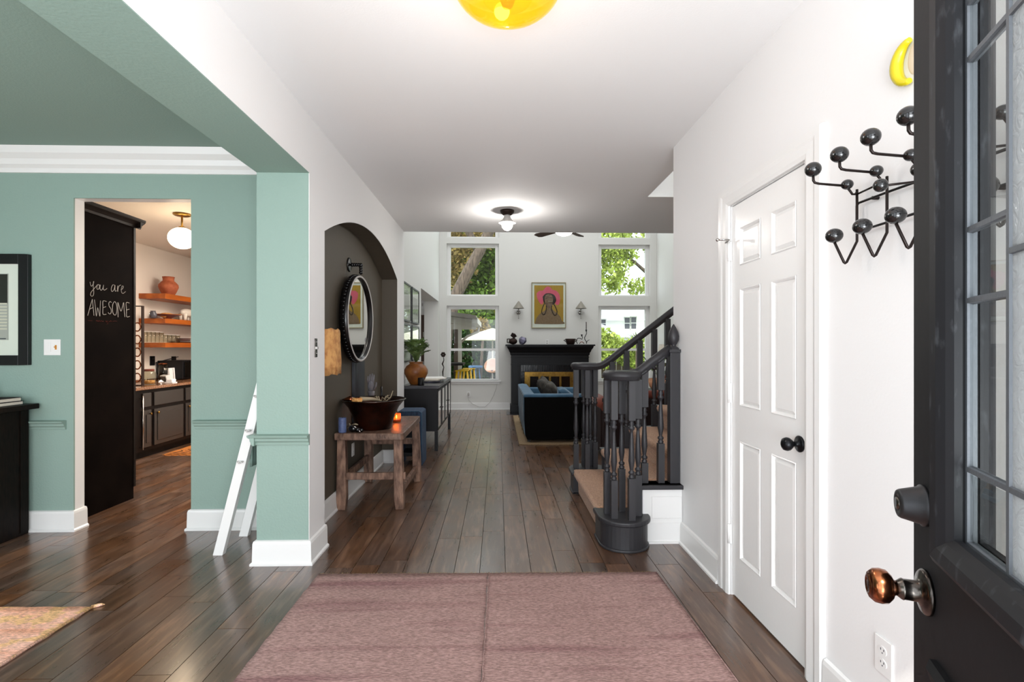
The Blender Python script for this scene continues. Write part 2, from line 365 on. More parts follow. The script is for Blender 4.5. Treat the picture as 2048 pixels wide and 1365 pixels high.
        if tone is not None:
            a = me.attributes.new('tone','FLOAT','POINT'); a.data.foreach_set('value', [tone]*len(me.vertices))
        me.materials.append(M[m])
        o = bpy.data.objects.new(name, me); C.objects.link(o)
        if bevel:
            b = o.modifiers.new('bevel','BEVEL'); b.width = bevel; b.segments = seg; b.limit_method = 'ANGLE'; b.angle_limit = R(40)
        if thick:
            b = o.modifiers.new('solid','SOLIDIFY'); b.thickness = thick; b.offset = 0
        if sub:
            b = o.modifiers.new('sub','SUBSURF'); b.levels = sub; b.render_levels = sub
        MW[o.name] = mw
        if parent is not None:
            o.parent = parent; loc = MW[parent.name].inverted() @ mw
            o.matrix_local = loc
        else: o.matrix_local = mw
        if label: o['label'] = label
        return o
def bx(*a): return MB().box(*a)
def tag(o, label=None, cat=None, group=None, kind=None):
    if label: o['label'] = label
    if cat: o['category'] = cat
    if group: o['group'] = group
    if kind: o['kind'] = kind
    return o
def thing(name, label, cat, loc=(0,0,0), rz=0, group=None, world=True):
    o = bpy.data.objects.new(name, None); C.objects.link(o); o.empty_display_size = .05
    o.location = loc; o.rotation_euler = (0,0,rz); MW[o.name] = Matrix.Translation(Vector(loc)) @ Matrix.Rotation(rz,4,'Z')
    if world: WORLDY.add(o.name)
    return tag(o, label, cat, group)
def setting(name, loc=(0,0,0)):
    o = thing(name, None, None, loc); o['kind'] = 'structure'; return o
def struct(o): o['kind'] = 'structure'; return o
def dup(root, loc, rz=0, label=None, group=None):
    r = root.copy(); C.objects.link(r); r.location = loc; r.rotation_euler = (0,0,rz)
    if label: r['label'] = label
    if group: r['group'] = group
    def rec(src, dst):
        for ch in list(src.children):
            c = ch.copy(); C.objects.link(c); c.parent = dst; rec(ch, c)
    rec(root, r); return r
def wallY(mb, x0, x1, z0, z1, y0, y1, holes):
    xs = sorted({x0,x1,*[h[0] for h in holes],*[h[1] for h in holes]}); zs = sorted({z0,z1,*[h[2] for h in holes],*[h[3] for h in holes]})
    for i in range(len(xs)-1):
        for j in range(len(zs)-1):
            cx, cz = (xs[i]+xs[i+1])/2, (zs[j]+zs[j+1])/2
            if any(h[0]<cx<h[1] and h[2]<cz<h[3] for h in holes): continue
            mb.box(xs[i],xs[i+1],y0,y1,zs[j],zs[j+1])
    return mb
def wallX(mb, y0, y1, z0, z1, x0, x1, holes):
    ys = sorted({y0,y1,*[h[0] for h in holes],*[h[1] for h in holes]}); zs = sorted({z0,z1,*[h[2] for h in holes],*[h[3] for h in holes]})
    for i in range(len(ys)-1):
        for j in range(len(zs)-1):
            cy_, cz = (ys[i]+ys[i+1])/2, (zs[j]+zs[j+1])/2
            if any(h[0]<cy_<h[1] and h[2]<cz<h[3] for h in holes): continue
            mb.box(x0,x1,ys[i],ys[i+1],zs[j],zs[j+1])
    return mb
# ================================================================== STRUCTURE
CZ = 2.685; LX = -1.13; RX = 1.22; HX = -1.44; GY = 3.70; BY = 10.6
# ---- floor: sub floor slab plus planks
floor = setting('floor')
MB().box(-5.6,3.4,-.3,BY,-.12,-.013).build('subfloor','subfloor',floor)
PW = .1485
rows = []
rng = random.Random(11)
x = -5.6
while x < 3.4:
    y = -.3 - rng.random()*1.2
    while y < BY:
        ln = rng.choice((1.22,1.22,.9,.6)); y0, y1 = max(y,-.3), min(y+ln, BY)
        if y1-y0 > .02: rows.append((x, min(x+PW,3.4), y0, y1, rng.random()))
        y += ln
    x += PW
def seen(r):
    cx = (r[0]+r[1])/2; ya = max(r[2], 1.95); yb = r[3]
    if yb <= 1.97: return 0
    ymid = (ya+yb)/2; u = 996+1024*cx/ymid
    if u < -60 or u > 1500: return 0
    if cx < -1.45 and ymid < 3.7: pass
    elif cx < -1.45 and ymid >= 3.7:
        if not (-.86 < cx/ymid < -.57): return 0
    if cx > 1.3 and ymid < 5: return 0
    if cx < -1.25 and cx > -1.5 and ymid > 3.0: return 0
    s = .15*1024/ymid * (CH*1024)*(1/ya-1/yb)
    if -1.0 < cx < .9 and ymid < 2.8: return 0
    return s
rank = sorted(rows, key=seen, reverse=True); single = set(rank[:296]); rest = MB(); tones = []
G = .0016
for r in rows:
    if r in single and seen(r) > 0:
        MB().box(r[0]+G, r[1]-G, r[2]+G, r[3]-G, -.013, 0).build('plank','floor_plank',floor, tone=r[4])
    else:
        rest.box(r[0]+G, r[1]-G, r[2]+G, r[3]-G, -.013, 0); tones.append(r[4])
o = rest.build('planks_beyond','floor_plank',floor); o['kind'] = 'stuff'
a = o.data.attributes.new('tone','FLOAT','POINT'); vals = []
for t in tones: vals += [t]*8
if len(vals) == len(o.data.vertices): a.data.foreach_set('value', vals)
else: a.data.foreach_set('value', [.5]*len(o.data.vertices))
# ---- ceilings
struct(wallX(MB(), -.3, 6.19, 0, 1, 0, 1, []).build('tmp','white_paint')); bpy.data.objects.remove(bpy.data.objects['tmp'])
m = MB()
for (a0,a1,b0,b1) in ((-1.30,1.38,-.3,6.19),(1.38,3.4,4.69,6.19),(1.38,3.4,-.3,3.41)):
    m.box(a0,a1,b0,b1,CZ,CZ+.25)
struct(m.build('ceiling','ceiling_paint'))
struct(bx(-5.6,-1.30,-.3,3.78,CZ,CZ+.25).build('ceiling_dining','green_ceiling'))
struct(bx(-5.6,-1.30,3.78,10.6,CZ,CZ+.25).build('ceiling_kitchen','kitchen_paint'))
struct(bx(-1.8,3.6,6.0,10.8,5.25,5.4).build('ceiling_living','ceiling_paint'))
struct(bx(1.2,3.6,3.2,4.9,5.25,5.4).build('ceiling_stairwell','ceiling_paint'))
# ---- left wall: header over dining opening, pillar, arched niche
lw = setting('wall_left', (LX,3.2,0))
MB().box(HX+.012,LX,-.3,3.10,2.345,CZ).build('header','white_paint',lw)
MB().box(HX,HX+.012,-.3,3.10,2.345,CZ).box(HX,LX-.001,-.3,3.10,2.341,2.345).build('header_lining','green_paint',lw)
MB().box(HX,LX-.004,3.096,3.10,0,2.345).box(HX-.001,HX+.01,3.10,3.78,0,CZ).build('pillar_face','green_paint',lw)
# body with arch
arc = []
cyA, A0, A1, zs, zt = 4.575, 3.37, 5.78, 2.055, 2.325
for i in range(25):
    t = i/24; yy = A0+(A1-A0)*t; u = (yy-cyA)/(A1-cyA); arc.append((yy, zs+(zt-zs)*max(0,1-u*u)))
m = MB().box(HX+.01,LX,3.10,A0,0,CZ).box(HX,LX,A1,6.19,0,CZ)
for i in range(24):
    (ya,za),(yb,zb) = arc[i],arc[i+1]
    vs = [(X_,y_,z_) for X_ in (LX,HX) for (y_,z_) in ((ya,za),(yb,zb),(yb,CZ),(ya,CZ))]
    m.add(vs, ((0,1,2,3),(7,6,5,4),(0,4,5,1),(2,6,7,3)))
m.build('wall_body','white_paint',lw)
NX = -1.30
m = MB().box(HX+.001,NX,A0-.002,A1+.002,0,2.4)
m.box(NX,LX-.001,A1-.003,A1,0,zs).box(NX,LX-.001,A0,A0+.003,0,zs)
for i in range(24):
    (ya,za),(yb,zb) = arc[i],arc[i+1]
    m.quad((NX,ya,za-.003),(LX-.001,ya,za-.003),(LX-.001,yb,zb-.003),(NX,yb,zb-.003))
m.build('niche_lining','niche_paint',lw)
# ---- dining back wall
gw = setting('wall_dining_back', (-3,GY,0))
wallY(MB(), -5.6, HX, 0, CZ, GY, GY+.012, [(-2.997,-2.181,-1,2.352)]).build('green_face','green_paint',gw)
wallY(MB(), -5.6, HX, 0, CZ, GY+.012, GY+.095, [(-2.997,-2.181,-1,2.352)]).build('wall_core','trim_white',gw)
struct(bx(-5.62,-5.5,-.3,GY,0,CZ).build('wall_dining_left','green_paint'))
# ---- mitred profile run along a polyline (out = left of travel)
def run2d(pts, prof, side=1):
    P = [Vector((p[0],p[1])) for p in pts]; N = len(P); m = MB(); vs = []
    for i in range(N):
        d0 = (P[i]-P[i-1]).normalized() if i else None; d1 = (P[i+1]-P[i]).normalized() if i < N-1 else None
        n0 = Vector((-d0.y,d0.x)) if d0 else None; n1 = Vector((-d1.y,d1.x)) if d1 else None
        if n0 is None: o = n1
        elif n1 is None: o = n0
        else: o = (n0+n1)/(1+n0.dot(n1))
        for a,b in prof: vs.append((P[i].x+side*o.x*a, P[i].y+side*o.y*a, b))
    n = len(prof); fs = [(i*n+k,i*n+(k+1)%n,(i+1)*n+(k+1)%n,(i+1)*n+k) for i in range(N-1) for k in range(n)]
    fs += [tuple(range(n)), tuple(range((N-1)*n+n-1,(N-1)*n-1,-1))]
    return m.add(vs, fs)
# ---- crown, chair rails, baseboards
cr = [(0,0),(-.012,0),(-.016,.03),(-.04,.05),(-.05,.085),(-.085,.115),(-.10,.16),(0,.16)]
m = MB().prism([(GY+a, 2.525+b) for a,b in cr],'x',-5.5,HX)
struct(m.build('trim_1','trim_white'))
rail = [(0,0),(.012,.003),(.014,.018),(.024,.028),(.026,.042),(.040,.05),(.044,.062),(0,.066)]
def railY(x0,x1,y,z,nm,mt='green_trim'): return struct(MB().prism([(y-a, z+b) for a,b in rail],'x',x0,x1).build(nm,mt))
railY(-5.5,-3.045,GY,.715,'trim_2'); railY(-2.15,HX,GY,.715,'trim_3'); railY(HX-.03,LX+.004,3.096,.712,'trim_4')
struct(MB().prism([(HX-a,.712+b) for a,b in rail],'y',3.06,GY).build('trim_5','green_trim'))
bb = [(0,0),(.028,0),(.028,.012),(.018,.02),(.016,.125),(.012,.14),(0,.145)]
def base(nm, *pts): return struct(run2d(pts, bb).build(nm,'trim_white'))
E_ = .0015
base('baseboard_dining_left', (-2.997+E_,GY+.10),(-2.997+E_,GY-E_),(-5.5,GY-E_))
base('baseboard_dining_right', (HX-.03,GY-E_),(-2.181-E_,GY-E_),(-2.181-E_,GY+.10))
base('baseboard_pillar', (LX+E_,A0),(LX+E_,3.10-.004-E_),(HX-E_,3.10-.004-E_),(HX-E_,GY-.03))
base('baseboard_niche', (LX+E_,6.19),(LX+E_,A1-E_-.003),(NX+E_,A1-E_-.003),(NX+E_,A0+.004))
base('baseboard_living_left', (-1.21+E_,8.083),(-1.21+E_,6.22))
base('baseboard_living_back_left', (.245,BY-E_),(-1.209,BY-E_))
base('baseboard_living_back_right', (3.309,BY-E_),(1.83,BY-E_))
base('baseboard_right', (RX-E_,2.772),(RX-E_,3.345))
base('baseboard_right_near', (RX-E_,.2),(RX-E_,1.866))
base('baseboard_living_right', (3.31-E_,6.2),(3.31-E_,BY-.02))
# ---- right wall with closet door opening
DY0, DY1, DZ = 1.99, 2.649, 2.03
struct(wallX(MB(), -.3, 3.53, 0, CZ, RX, RX+.12, [(DY0-.01,DY1+.01,-1,DZ+.012)]).build('wall_right','white_paint'))
m = MB()                                  # casing
cas = [(0,0),(-.012,0),(-.018,.02),(-.016,.06),(-.02,.075),(-.02,.105),(-.008,.112),(0,.112)]
vs = []; nC = len(cas)
for (sy_,zz) in ((0,0),(0,1),(1,1),(1,0)):
    for a_,b_ in cas:
        vs.append((RX-.0005+a_, (DY0-.005-b_) if sy_ == 0 else (DY1+.005+b_), (DZ+.008+b_*.88) if zz else 0))
m.add(vs, [(i*nC+k,i*nC+(k+1)%nC,(i+1)*nC+(k+1)%nC,(i+1)*nC+k) for i in range(3) for k in range(nC)]+[tuple(range(nC)),tuple(range(3*nC,4*nC))])
struct(m.build('trim_6','trim_white'))
struct(MB().box(RX+.002,RX+.12,DY0-.012,DY0-.003,0,DZ+.01).box(RX+.002,RX+.12,DY1+.003,DY1+.012,0,DZ+.01).box(RX+.002,RX+.12,DY0-.012,DY1+.012,DZ+.004,DZ+.012).box(RX+.06,RX+.12,DY0-.01,DY1+.01,0,.002).build('trim_7','trim_white'))
door1 = setting('door_1', (RX,DY1,0))
m = MB(); XF = RX+.006; XB = XF+.034
cols = [(2.071,2.261),(2.357,2.56)]; rowsz = [(.223,.822),(1.001,1.595),(1.712,1.903)]
holes = [(a,b,c,d) for a,b in cols for c,d in rowsz]
wallX(m, DY0, DY1, .014, DZ, XF, XF+.012, holes); m.box(XF+.012,XB,DY0,DY1,.014,DZ)
m.build('door_leaf','door_white',door1)
for a,b,c,d in holes:
    m = MB(); g = .012; g2 = .034; gx = XF+.011
    A_ = [(gx-.0,a,c),(gx,b,c),(gx,b,d),(gx,a,d)]
    def ring(i, xx): return [(xx,a+i,c+i),(xx,b-i,c+i),(xx,b-i,d-i),(xx,a+i,d-i)]
    rs_ = [ring(0,XF-.001), ring(.004,XF-.004), ring(.010,XF+.001), ring(.014,XF+.009), ring(.030,XF+.002)]
    vs = [p for r_ in rs_ for p in r_]; fs = []
    for k in range(4):
        for i in range(4): fs.append((k*4+i,k*4+(i+1)%4,(k+1)*4+(i+1)%4,(k+1)*4+i))
    fs.append((16,17,18,19)); m.add(vs, fs); m.build('panel','door_white',door1)
for z in (1.80,1.058,.32):
    h = MB().box(RX-.006,RX+.004,DY1-.002,DY1+.016,z-.05,z+.05); h.cyl((RX-.010,DY1+.004,z-.05),.007,.10,10)
    h = h.build('hinge','trim_white',door1)
    for dz in (-.02,.02): MB().ball((RX-.008,DY1+.012,z+dz),.004,8,6).build('screw','nickel_aged',h)
MB().tube([(RX-.015,DY1+.03,1.85),(RX-.02,DY1-.02,1.855),(RX-.07,DY1-.01,1.858)],.005,8).ball((RX-.075,DY1-.008,1.858),.009,10,8).ball((RX-.01,DY1+.035,1.85),.008,10,8).build('door_stop','chrome',door1)
TK = lambda x,y,z: Matrix.Translation((x,y,z)) @ Matrix.Rotation(-PI/2,4,'Y')
kb = MB().lathe([(0,0),(.033,0),(.034,.006),(.028,.010),(.012,.012),(.010,.03),(.018,.036),(.026,.046),(.028,.056),(.024,.068),(.012,.075),(0,.076)],(0,0,0),24,TK(XF,DY0+.055,.905))
kb.build('door_knob','knob_black',door1, label='black door knob')
# ---- front wall behind camera, doorway widened to let in more entry light, plus dining window
struct(wallY(MB(), -5.6, 3.4, 0, CZ, -.3, -.12, [(-1.1,1.15,-1,2.45),(-4.4,-2.0,.6,2.2)]).build('wall_front','white_paint'))
# ---- kitchen shell
kw = setting('wall_kitchen_left', (-4.8,7,0))
MB().box(-4.92,-4.8,GY+.095,BY,0,CZ).build('wall_core','kitchen_paint',kw)
struct(bx(-4.9,-1.9,9.9,10.0,0,CZ).build('wall_kitchen_back','kitchen_paint'))
struct(bx(-1.46,HX-.001,GY+.095,6.19,0,CZ).build('wall_kitchen_right','kitchen_paint'))
# ---- living room shell
struct(wallX(MB(), 6.19, BY, 0, 5.25, -1.5, -1.21, [(8.085,10.454,-1,2.223)]).build('wall_living_left','living_paint'))
struct(bx(3.31,3.45,3.53,BY+.2,0,5.25).build('wall_living_right','living_paint'))
WL = [(-1.06,.02,.60,2.15),(-1.06,.02,2.356,3.436),(-1.06,.02,3.56,4.7)]
WR = [(2.09,3.17,.60,2.15),(2.09,3.17,2.356,3.43),(2.09,3.17,3.56,4.7)]
struct(wallY(MB(), -1.5, 3.45, 0, 5.25, BY, BY+.16, WL+WR).build('wall_back','living_paint'))
struct(wallY(MB(), -1.5, 3.31, CZ+.25, 5.25, 6.0, 6.19, []).build('wall_upper_hall','living_paint'))
m = MB().box(1.26,1.38,3.41,4.81,CZ+.25,5.25).box(1.26,3.31,4.69,4.81,CZ+.25,5.25).box(1.26,3.31,3.29,3.41,CZ+.25,5.25)
struct(m.build('wall_stairwell','living_paint'))
struct(bx(RX+.12,3.31,3.39,3.50,0,CZ).build('wall_stair_front','white_paint'))
# windows
for i,(a,b,c,d) in enumerate(WL+WR):
    wd = setting('window_%d' % (i+1), ((a+b)/2,BY,c))
    y0 = BY+.07; fw = .075
    MB().box(a,a+fw,y0,y0+.06,c,d).box(b-fw,b,y0,y0+.06,c,d).box(a+fw,b-fw,y0,y0+.06,c,c+.03).box(a+fw,b-fw,y0,y0+.06,d-.07,d).build('frame','trim_white',wd,bevel=.004)
    if i % 3 == 0:
        MB().box(a+fw,b-fw,y0+.005,y0+.05,1.215,1.265).build('sash_rail','trim_white',wd)
        MB().box(a-.04,b+.045,BY-.05,y0,c-.025,c).box(a-.02,b+.02,BY-.015,BY,c-.075,c-.025).build('sill','trim_white',wd,bevel=.004)
        for k in range(2): MB().box(a+fw,b-fw,y0+.028,y0+.032,c+.03 if k==0 else 1.265,1.215 if k==0 else d-.07).build('pane','pane_glass',wd)
    else:
        MB().box(a+fw,b-fw,y0+.028,y0+.032,c+.03,d-.07).build('pane','pane_glass',wd)
# corridor seen through the living-room opening
cd2 = setting('wall_corridor', (-2.2,10.5,0))
MB().box(-3.4,-1.5,10.6,10.7,0,2.6).box(-3.5,-3.4,7.8,10.7,0,2.6).box(-3.5,-1.5,7.9,8.0,0,2.6).box(-3.5,-1.5,7.9,10.7,2.5,2.6).build('wall_core','living_paint',cd2)
door2 = setting('door_2', (-1.9,10.5,0))
MB().box(-2.35,-1.515,10.52,10.56,.01,1.95).build('door_leaf','porch_post',door2)
for z in (.9,1.5): MB().box(-1.53,-1.516,10.50,10.52,z,z+.1).build('hinge','chrome',door2)
# ================================================================== ENTRY: rugs, coat rack, front door
def rug_mesh(corners, z, n=40, wob=.006, th=.008, sd=3):
    r_ = random.Random(sd); a,b,c,d = [Vector((p[0],p[1],0)) for p in corners]
    m = MB(); top = []
    for i in range(n+1):
        row = []
        for j in range(n+1):
            u, v = i/n, j/n; p = a.lerp(b,u).lerp(d.lerp(c,u),v)
            e = min(u,1-u,v,1-v) < .001
            dx = (r_.random()-.5)*wob if e else 0; dy = (r_.random()-.5)*wob if e else 0
            row.append((p.x+dx,p.y+dy,z+th+.0015*math.sin(u*9+v*7)*(0 if e else 1)))
        top.append(row)
    vs = [p for r in top for p in r]; N = n+1
    fs = [(i*N+j,(i+1)*N+j,(i+1)*N+j+1,i*N+j+1) for i in range(n) for j in range(n)]
    edge = [(i,0) for i in range(n)]+[(n,j) for j in range(n)]+[(n-i,n) for i in range(n)]+[(0,n-j) for j in range(n)]
    o = len(vs); vs += [(top[i][j][0],top[i][j][1],z) for i,j in edge]; K = len(edge)
    for k in range(K):
        i,j = edge[k]; i2,j2 = edge[(k+1)%K]; fs.append((i*N+j, o+k, o+(k+1)%K, i2*N+j2))
    m.add(vs, fs, True); return m
rug = thing('entry_rug','dusty rose flatweave rug of two joined halves on the entry floor','rug',(-.05,1.9,0))
rug_mesh([(-1.028,.75),(-.075,.75),(-.06,2.925),(-1.02,2.94)],0,sd=1).build('left_half','rug_rose',rug)
rug_mesh([(-.073,.75),(.935,.75),(.905,2.912),(-.058,2.925)],0,sd=2).build('right_half','rug_rose',rug)
MB().tube([(-.074+.0005*i+(.003 if i%2 else -.003),.75+i*.0435,.0095) for i in range(51)],.003,5).build('seam','rug_rose',rug)
r_ = random.Random(5); m = MB()
for i in range(240):
    x = -1.02+1.925*i/240+r_.random()*.006; y = 2.938-.026*i/240; L_ = .008+r_.random()*.014
    m.box(x,x+.004,y-.002,y+L_,.001,.005)
fr = m.build('fringe','jute',rug); fr['kind'] = 'stuff'
MB().tube([(.925,.75,.006),(.925,2.0,.006),(.908,2.91,.006)],.004,6).build('binding','rug_rose',rug)
rg = thing('dining_rug','coral and gold woven rug with sunlight painted into its colours, lying on dining floor left','rug',(-3,2,0))
rug_mesh([(-5.0,.6),(-2.03,.6),(-2.015,2.60),(-5.0,2.66)],0,sd=4).build('pile','rug_coral_sunlit',rg)
MB().tube([(-2.03,.6,.008),(-2.025,1.6,.008),(-2.013,2.605,.008)],.006,6).build('binding','rug_coral_sunlit',rg)
MB().tube([(-2.02,2.60,.006),(-2.0,2.615,.006),(-1.985,2.62,.008),(-1.975,2.628,.004)],[.008,.009,.007,.002],6).build('corner_tassel','rug_coral_sunlit',rg)
# outlet on right wall
def outletX(x, y, z, s, name, label, m_='trim_white'):
    t = thing(name, label, 'outlet', (x,y,z))
    MB().box(x,x+s*.006,y-.036,y+.036,z-.058,z+.058).build('cover_plate',m_,t,bevel=.002)
    for dz in (.02,-.02):
        f = MB().prism([(y+.017*math.cos(a),z+dz+.014*math.sin(a)) for a in [2*PI*i/16 for i in range(16)]],'x',x+s*.006,x+s*.008).build('socket',m_,t)
        MB().box(x+s*.0079,x+s*.0085,y-.008,y-.005,z+dz,z+dz+.007).box(x+s*.0079,x+s*.0085,y+.005,y+.008,z+dz,z+dz+.007).box(x+s*.0079,x+s*.0085,y-.002,y+.002,z+dz-.009,z+dz-.005).build('slots','far_window',f)
    return t
outletX(RX,1.583,.32,-1,'wall_outlet','white duplex outlet low on the white wall beside the front door')
outletX(NX,4.62,.38,1,'wall_outlet','white outlet on dark niche wall under the rustic bench table')
# coat rack
cr_ = thing('coat_rack','black wire coat rack with round black balls on the right wall','coat rack',(RX,1.4,1.75))
Xw = 1.19; colsY = [1.666,1.535,1.404,1.273,1.142]
wr = .0042
top0 = [(1638,333),(1691,303),(1752,268),(1818,228)]
for k,Y in enumerate(colsY):
    zt_ = 1.895 if k == 0 else 1.895
    tb = Vector((1.042,Y,1.887)); lb = Vector((1.113,Y,1.668)); sb = Vector((1.157,Y,1.838))
    MB().tube([(Xw,Y,1.822),(Xw,Y,1.70),(Xw,Y,1.650),(1.155,Y,1.580),(1.150,Y,1.577),(1.146,Y,1.580),(lb.x,Y,lb.z-.02)],wr,8).build('lower_hook','brown_wire',cr_)
    MB().tube([(Xw,Y,1.815),(Xw-.006,Y,1.806),(Xw-.016,Y,1.806),(Xw-.022,Y,1.815),(sb.x,Y,sb.z-.01)],wr*.9,8).build('small_hook','brown_wire',cr_)
    MB().tube([(Xw-.02,Y,1.832),(1.062,Y,1.840),(1.048,Y,1.843),(1.043,Y,1.850),(tb.x,Y,tb.z-.015)],wr,8).build('upper_hook','brown_wire',cr_)
    MB().ball(tb,.0265,24,14,(.96,.96,.9)).build('ball','black_ball',cr_)
    MB().ball(lb,.0265,24,14,(1,1,.9)).build('ball','black_ball',cr_)
    MB().ball(sb,.0185,20,12,(1,1,.9)).build('ball','black_ball',cr_)
for k,Y in enumerate(colsY[2:]):
    MB().tube([(Xw,Y+.01,1.768),(1.085,Y,1.752)],wr*.8,8).build('middle_arm','brown_wire',cr_)
    MB().ball((1.07,Y,1.752),.0185,20,12).build('ball','black_ball',cr_)
MB().tube([(Xw,1.535,1.812),(Xw,1.60,1.808),(Xw,1.666,1.806)],wr*.8,8).build('cross_wire','brown_wire',cr_)
MB().tube([(1.20,1.10,1.765),(1.20,1.55,1.777),(1.20,1.672,1.779),(1.20,1.681,1.772),(1.20,1.681,1.692),(1.20,1.675,1.684),(1.20,1.55,1.684),(1.20,1.10,1.684)],wr,8).build('mounting_frame','black_metal',cr_)
for y_,z_ in ((1.61,1.778),(1.2,1.684)): MB().cyl((0,0,0),.006,.02,10,T=Matrix.Translation((1.20,y_,z_))@Matrix.Rotation(PI/2,4,'Y')).build('wall_mount','brown_wire',cr_)
# yellow ornament
yo = thing('wall_ornament','glossy yellow crescent-shaped ornament hung high on right wall, above coat rack','ornament',(RX,1.46,2.14))
pts = []
for i in range(17):
    a = PI*.5+PI*i/16; pts.append((RX-.012, 1.470-.050*math.cos(a), 2.142+.060*math.sin(a)))
MB().tube(pts,[.008+.010*math.sin(PI*i/16) for i in range(17)],10).build('crescent','yellow_paint',yo)
MB().ball((RX-.006,1.455,2.142),.03,16,10,(.15,1,1.6)).build('inner_plate','pale_skin',yo)
MB().tube([(RX,1.525,2.147),(RX-.02,1.53,2.150),(RX-.022,1.53,2.154)],[.002,.002,.004],6).build('nail','copper_aged',yo)
# ---------------- front door (opened inward)
hx, hy = .372, .044; ang = math.atan2(.919,.394)
fd = thing('front_door','charcoal painted front door with leaded glass, standing open at right','door',(hx,hy,0),ang,world=False)
DW = .91; DT = .044
# local: x from hinge (0) to latch (DW); visible face is at +y (left of travel)
def lx(s): return DW-s           # s measured from latch edge
GS0, GZ0, GZ1 = .155, 1.01, 1.93
wf = MB()
wallY(wf, 0, DW, .018, 2.04, -DT, 0, [(.155,lx(.155),1.01,1.93),(.10,lx(.50),.25,.80),(lx(.41),lx(.10),.25,.80)])
wf.build('leaf_frame','door_charcoal',fd)
def mould(a,b,c,d, w, nm, mt='worn_charcoal', y=0, s=1):
    mo = MB(); prof = [(0,0),(0,.008),(w*.25,.016),(w*.6,.014),(w*.85,.006),(w,-.002),(w,-.012)]
    loops = []
    for i,h in prof: loops.append([(a+i,y+s*h,c+i),(b-i,y+s*h,c+i),(b-i,y+s*h,d-i),(a+i,y+s*h,d-i)])
    vs = [p for l in loops for p in l]; fs = []
    for k in range(len(prof)-1):
        for i in range(4): fs.append((k*4+i,k*4+(i+1)%4,(k+1)*4+(i+1)%4,(k+1)*4+i))
    return mo.add(vs, fs).build(nm, mt, fd)
mould(.108,lx(.108),.965,1.975,.05,'glass_moulding')
mould(.108,lx(.108),.965,1.975,.05,'glass_moulding',y=-DT,s=-1)
for a,b in ((.10,lx(.50)),(lx(.41),lx(.10))):
    mould(a-.004,b+.004,.246,.804,.04,'panel_moulding','door_charcoal')
    MB().box(a,b,-DT+.012,-.012,.25,.80).build('lower_panel','door_charcoal',fd)
    MB().box(a+.06,b-.06,-.014,-.004,.31,.74).build('raised_field','door_charcoal',fd,bevel=.008)
# leaded glass
xs_ = [lx(GS0), lx(.2715), .155+.1165, .155]; yG = -.022
hz_s = [1.01,1.1215,1.367,1.47,1.717,1.8,1.93]; hz_c = [1.01,1.1215,1.42,1.717,1.93]
def pane(x0,x1,z0,z1,mt,nm='pane'):
    return MB().box(x0,x1,yG-.003,yG+.003,z0,z1).build(nm,mt,fd)
for (x0,x1) in ((xs_[1],xs_[0]),(xs_[3],xs_[2])):
    for i in range(len(hz_s)-1): pane(x0,x1,hz_s[i],hz_s[i+1],'bevel_glass')
for i in range(len(hz_c)-1): pane(xs_[2],xs_[1],hz_c[i],hz_c[i+1],'textured_glass')
def came(p,q,w=.006,d=.006):
    (x0,z0),(x1,z1) = p,q; m = MB()
    if abs(x0-x1) < 1e-6:
        pr = [(x0-w,yG),(x0-w*.6,yG+d),(x0+w*.6,yG+d),(x0+w,yG),(x0+w*.6,yG-d),(x0-w*.6,yG-d)]
        m.prism(pr,'z',z0,z1)
    else:
        pr = [(yG,z0-w),(yG+d,z0-w*.6),(yG+d,z0+w*.6),(yG,z0+w),(yG-d,z0+w*.6),(yG-d,z0-w*.6)]
        m.prism(pr,'x',x0,x1)
    return m.build('lead_came','lead',fd)
for xx in (xs_[1],xs_[2]): came((xx,1.01),(xx,1.93))
came((xs_[0]-.003,1.01),(xs_[0]-.003,1.93),.005); came((xs_[3]+.003,1.01),(xs_[3]+.003,1.93),.005)
for z in hz_s[1:-1]: came((xs_[1],z),(xs_[0],z)); came((xs_[3],z),(xs_[2],z))
for z in hz_c[1:-1]: came((xs_[2],z),(xs_[1],z))
came((xs_[3],1.013),(xs_[0],1.013),.005)
# bevelled corner square
mb_ = MB(); a,b,c,d = xs_[1]+.006,xs_[0]-.008,1.020,1.115; i_=.022
mb_.add([(a,yG+.003,c),(b,yG+.003,c),(b,yG+.003,d),(a,yG+.003,d),(a+i_,yG+.007,c+i_),(b-i_,yG+.007,c+i_),(b-i_,yG+.007,d-i_),(a+i_,yG+.007,d-i_)],((0,1,5,4),(1,2,6,5),(2,3,7,6),(3,0,4,7),(4,5,6,7)))
mb_.build('bevelled_square','bevel_glass',fd)
TL = lambda x,z,y0=0: Matrix.Translation((x,y0,z)) @ Matrix.Rotation(-PI/2,4,'X')
db = MB().lathe([(0,0),(.034,0),(.034,.005),(.031,.007),(.024,.034),(.022,.037),(.013,.038),(.012,.034),(0,.034)],(0,0,0),28,TL(lx(.05),1.035)).build('deadbolt','deadbolt_metal',fd,label='dark conical deadbolt cylinder')
MB().lathe([(0,.034),(.011,.034),(.010,.0395),(0,.0395)],(0,0,0),20,TL(lx(.05),1.035)).build('key_cylinder','nickel_aged',db)
MB().box(lx(.05)-.001,lx(.05)+.001,.0392,.0405,1.030,1.040).build('keyhole','black_metal',db)
MB().lathe([(0,0),(.03,0),(.03,.006),(.012,.012),(0,.012)],(0,0,0),24,TL(lx(.05),1.035,-DT)@Matrix.Rotation(PI,4,'X')).box(lx(.05)-.006,lx(.05)+.006,-DT-.035,-DT-.010,1.018,1.052).build('thumb_turn','deadbolt_metal',fd)
kb = MB().lathe([(0,0),(.036,0),(.037,.004),(.033,.008),(.024,.010),(.017,.014),(.0165,.032),(.0175,.034),(.0165,.036),(.012,.042)],(0,0,0),28,TL(lx(.061),.895)).build('rose_plate','nickel_aged',fd,label='tarnished nickel rose and shank')
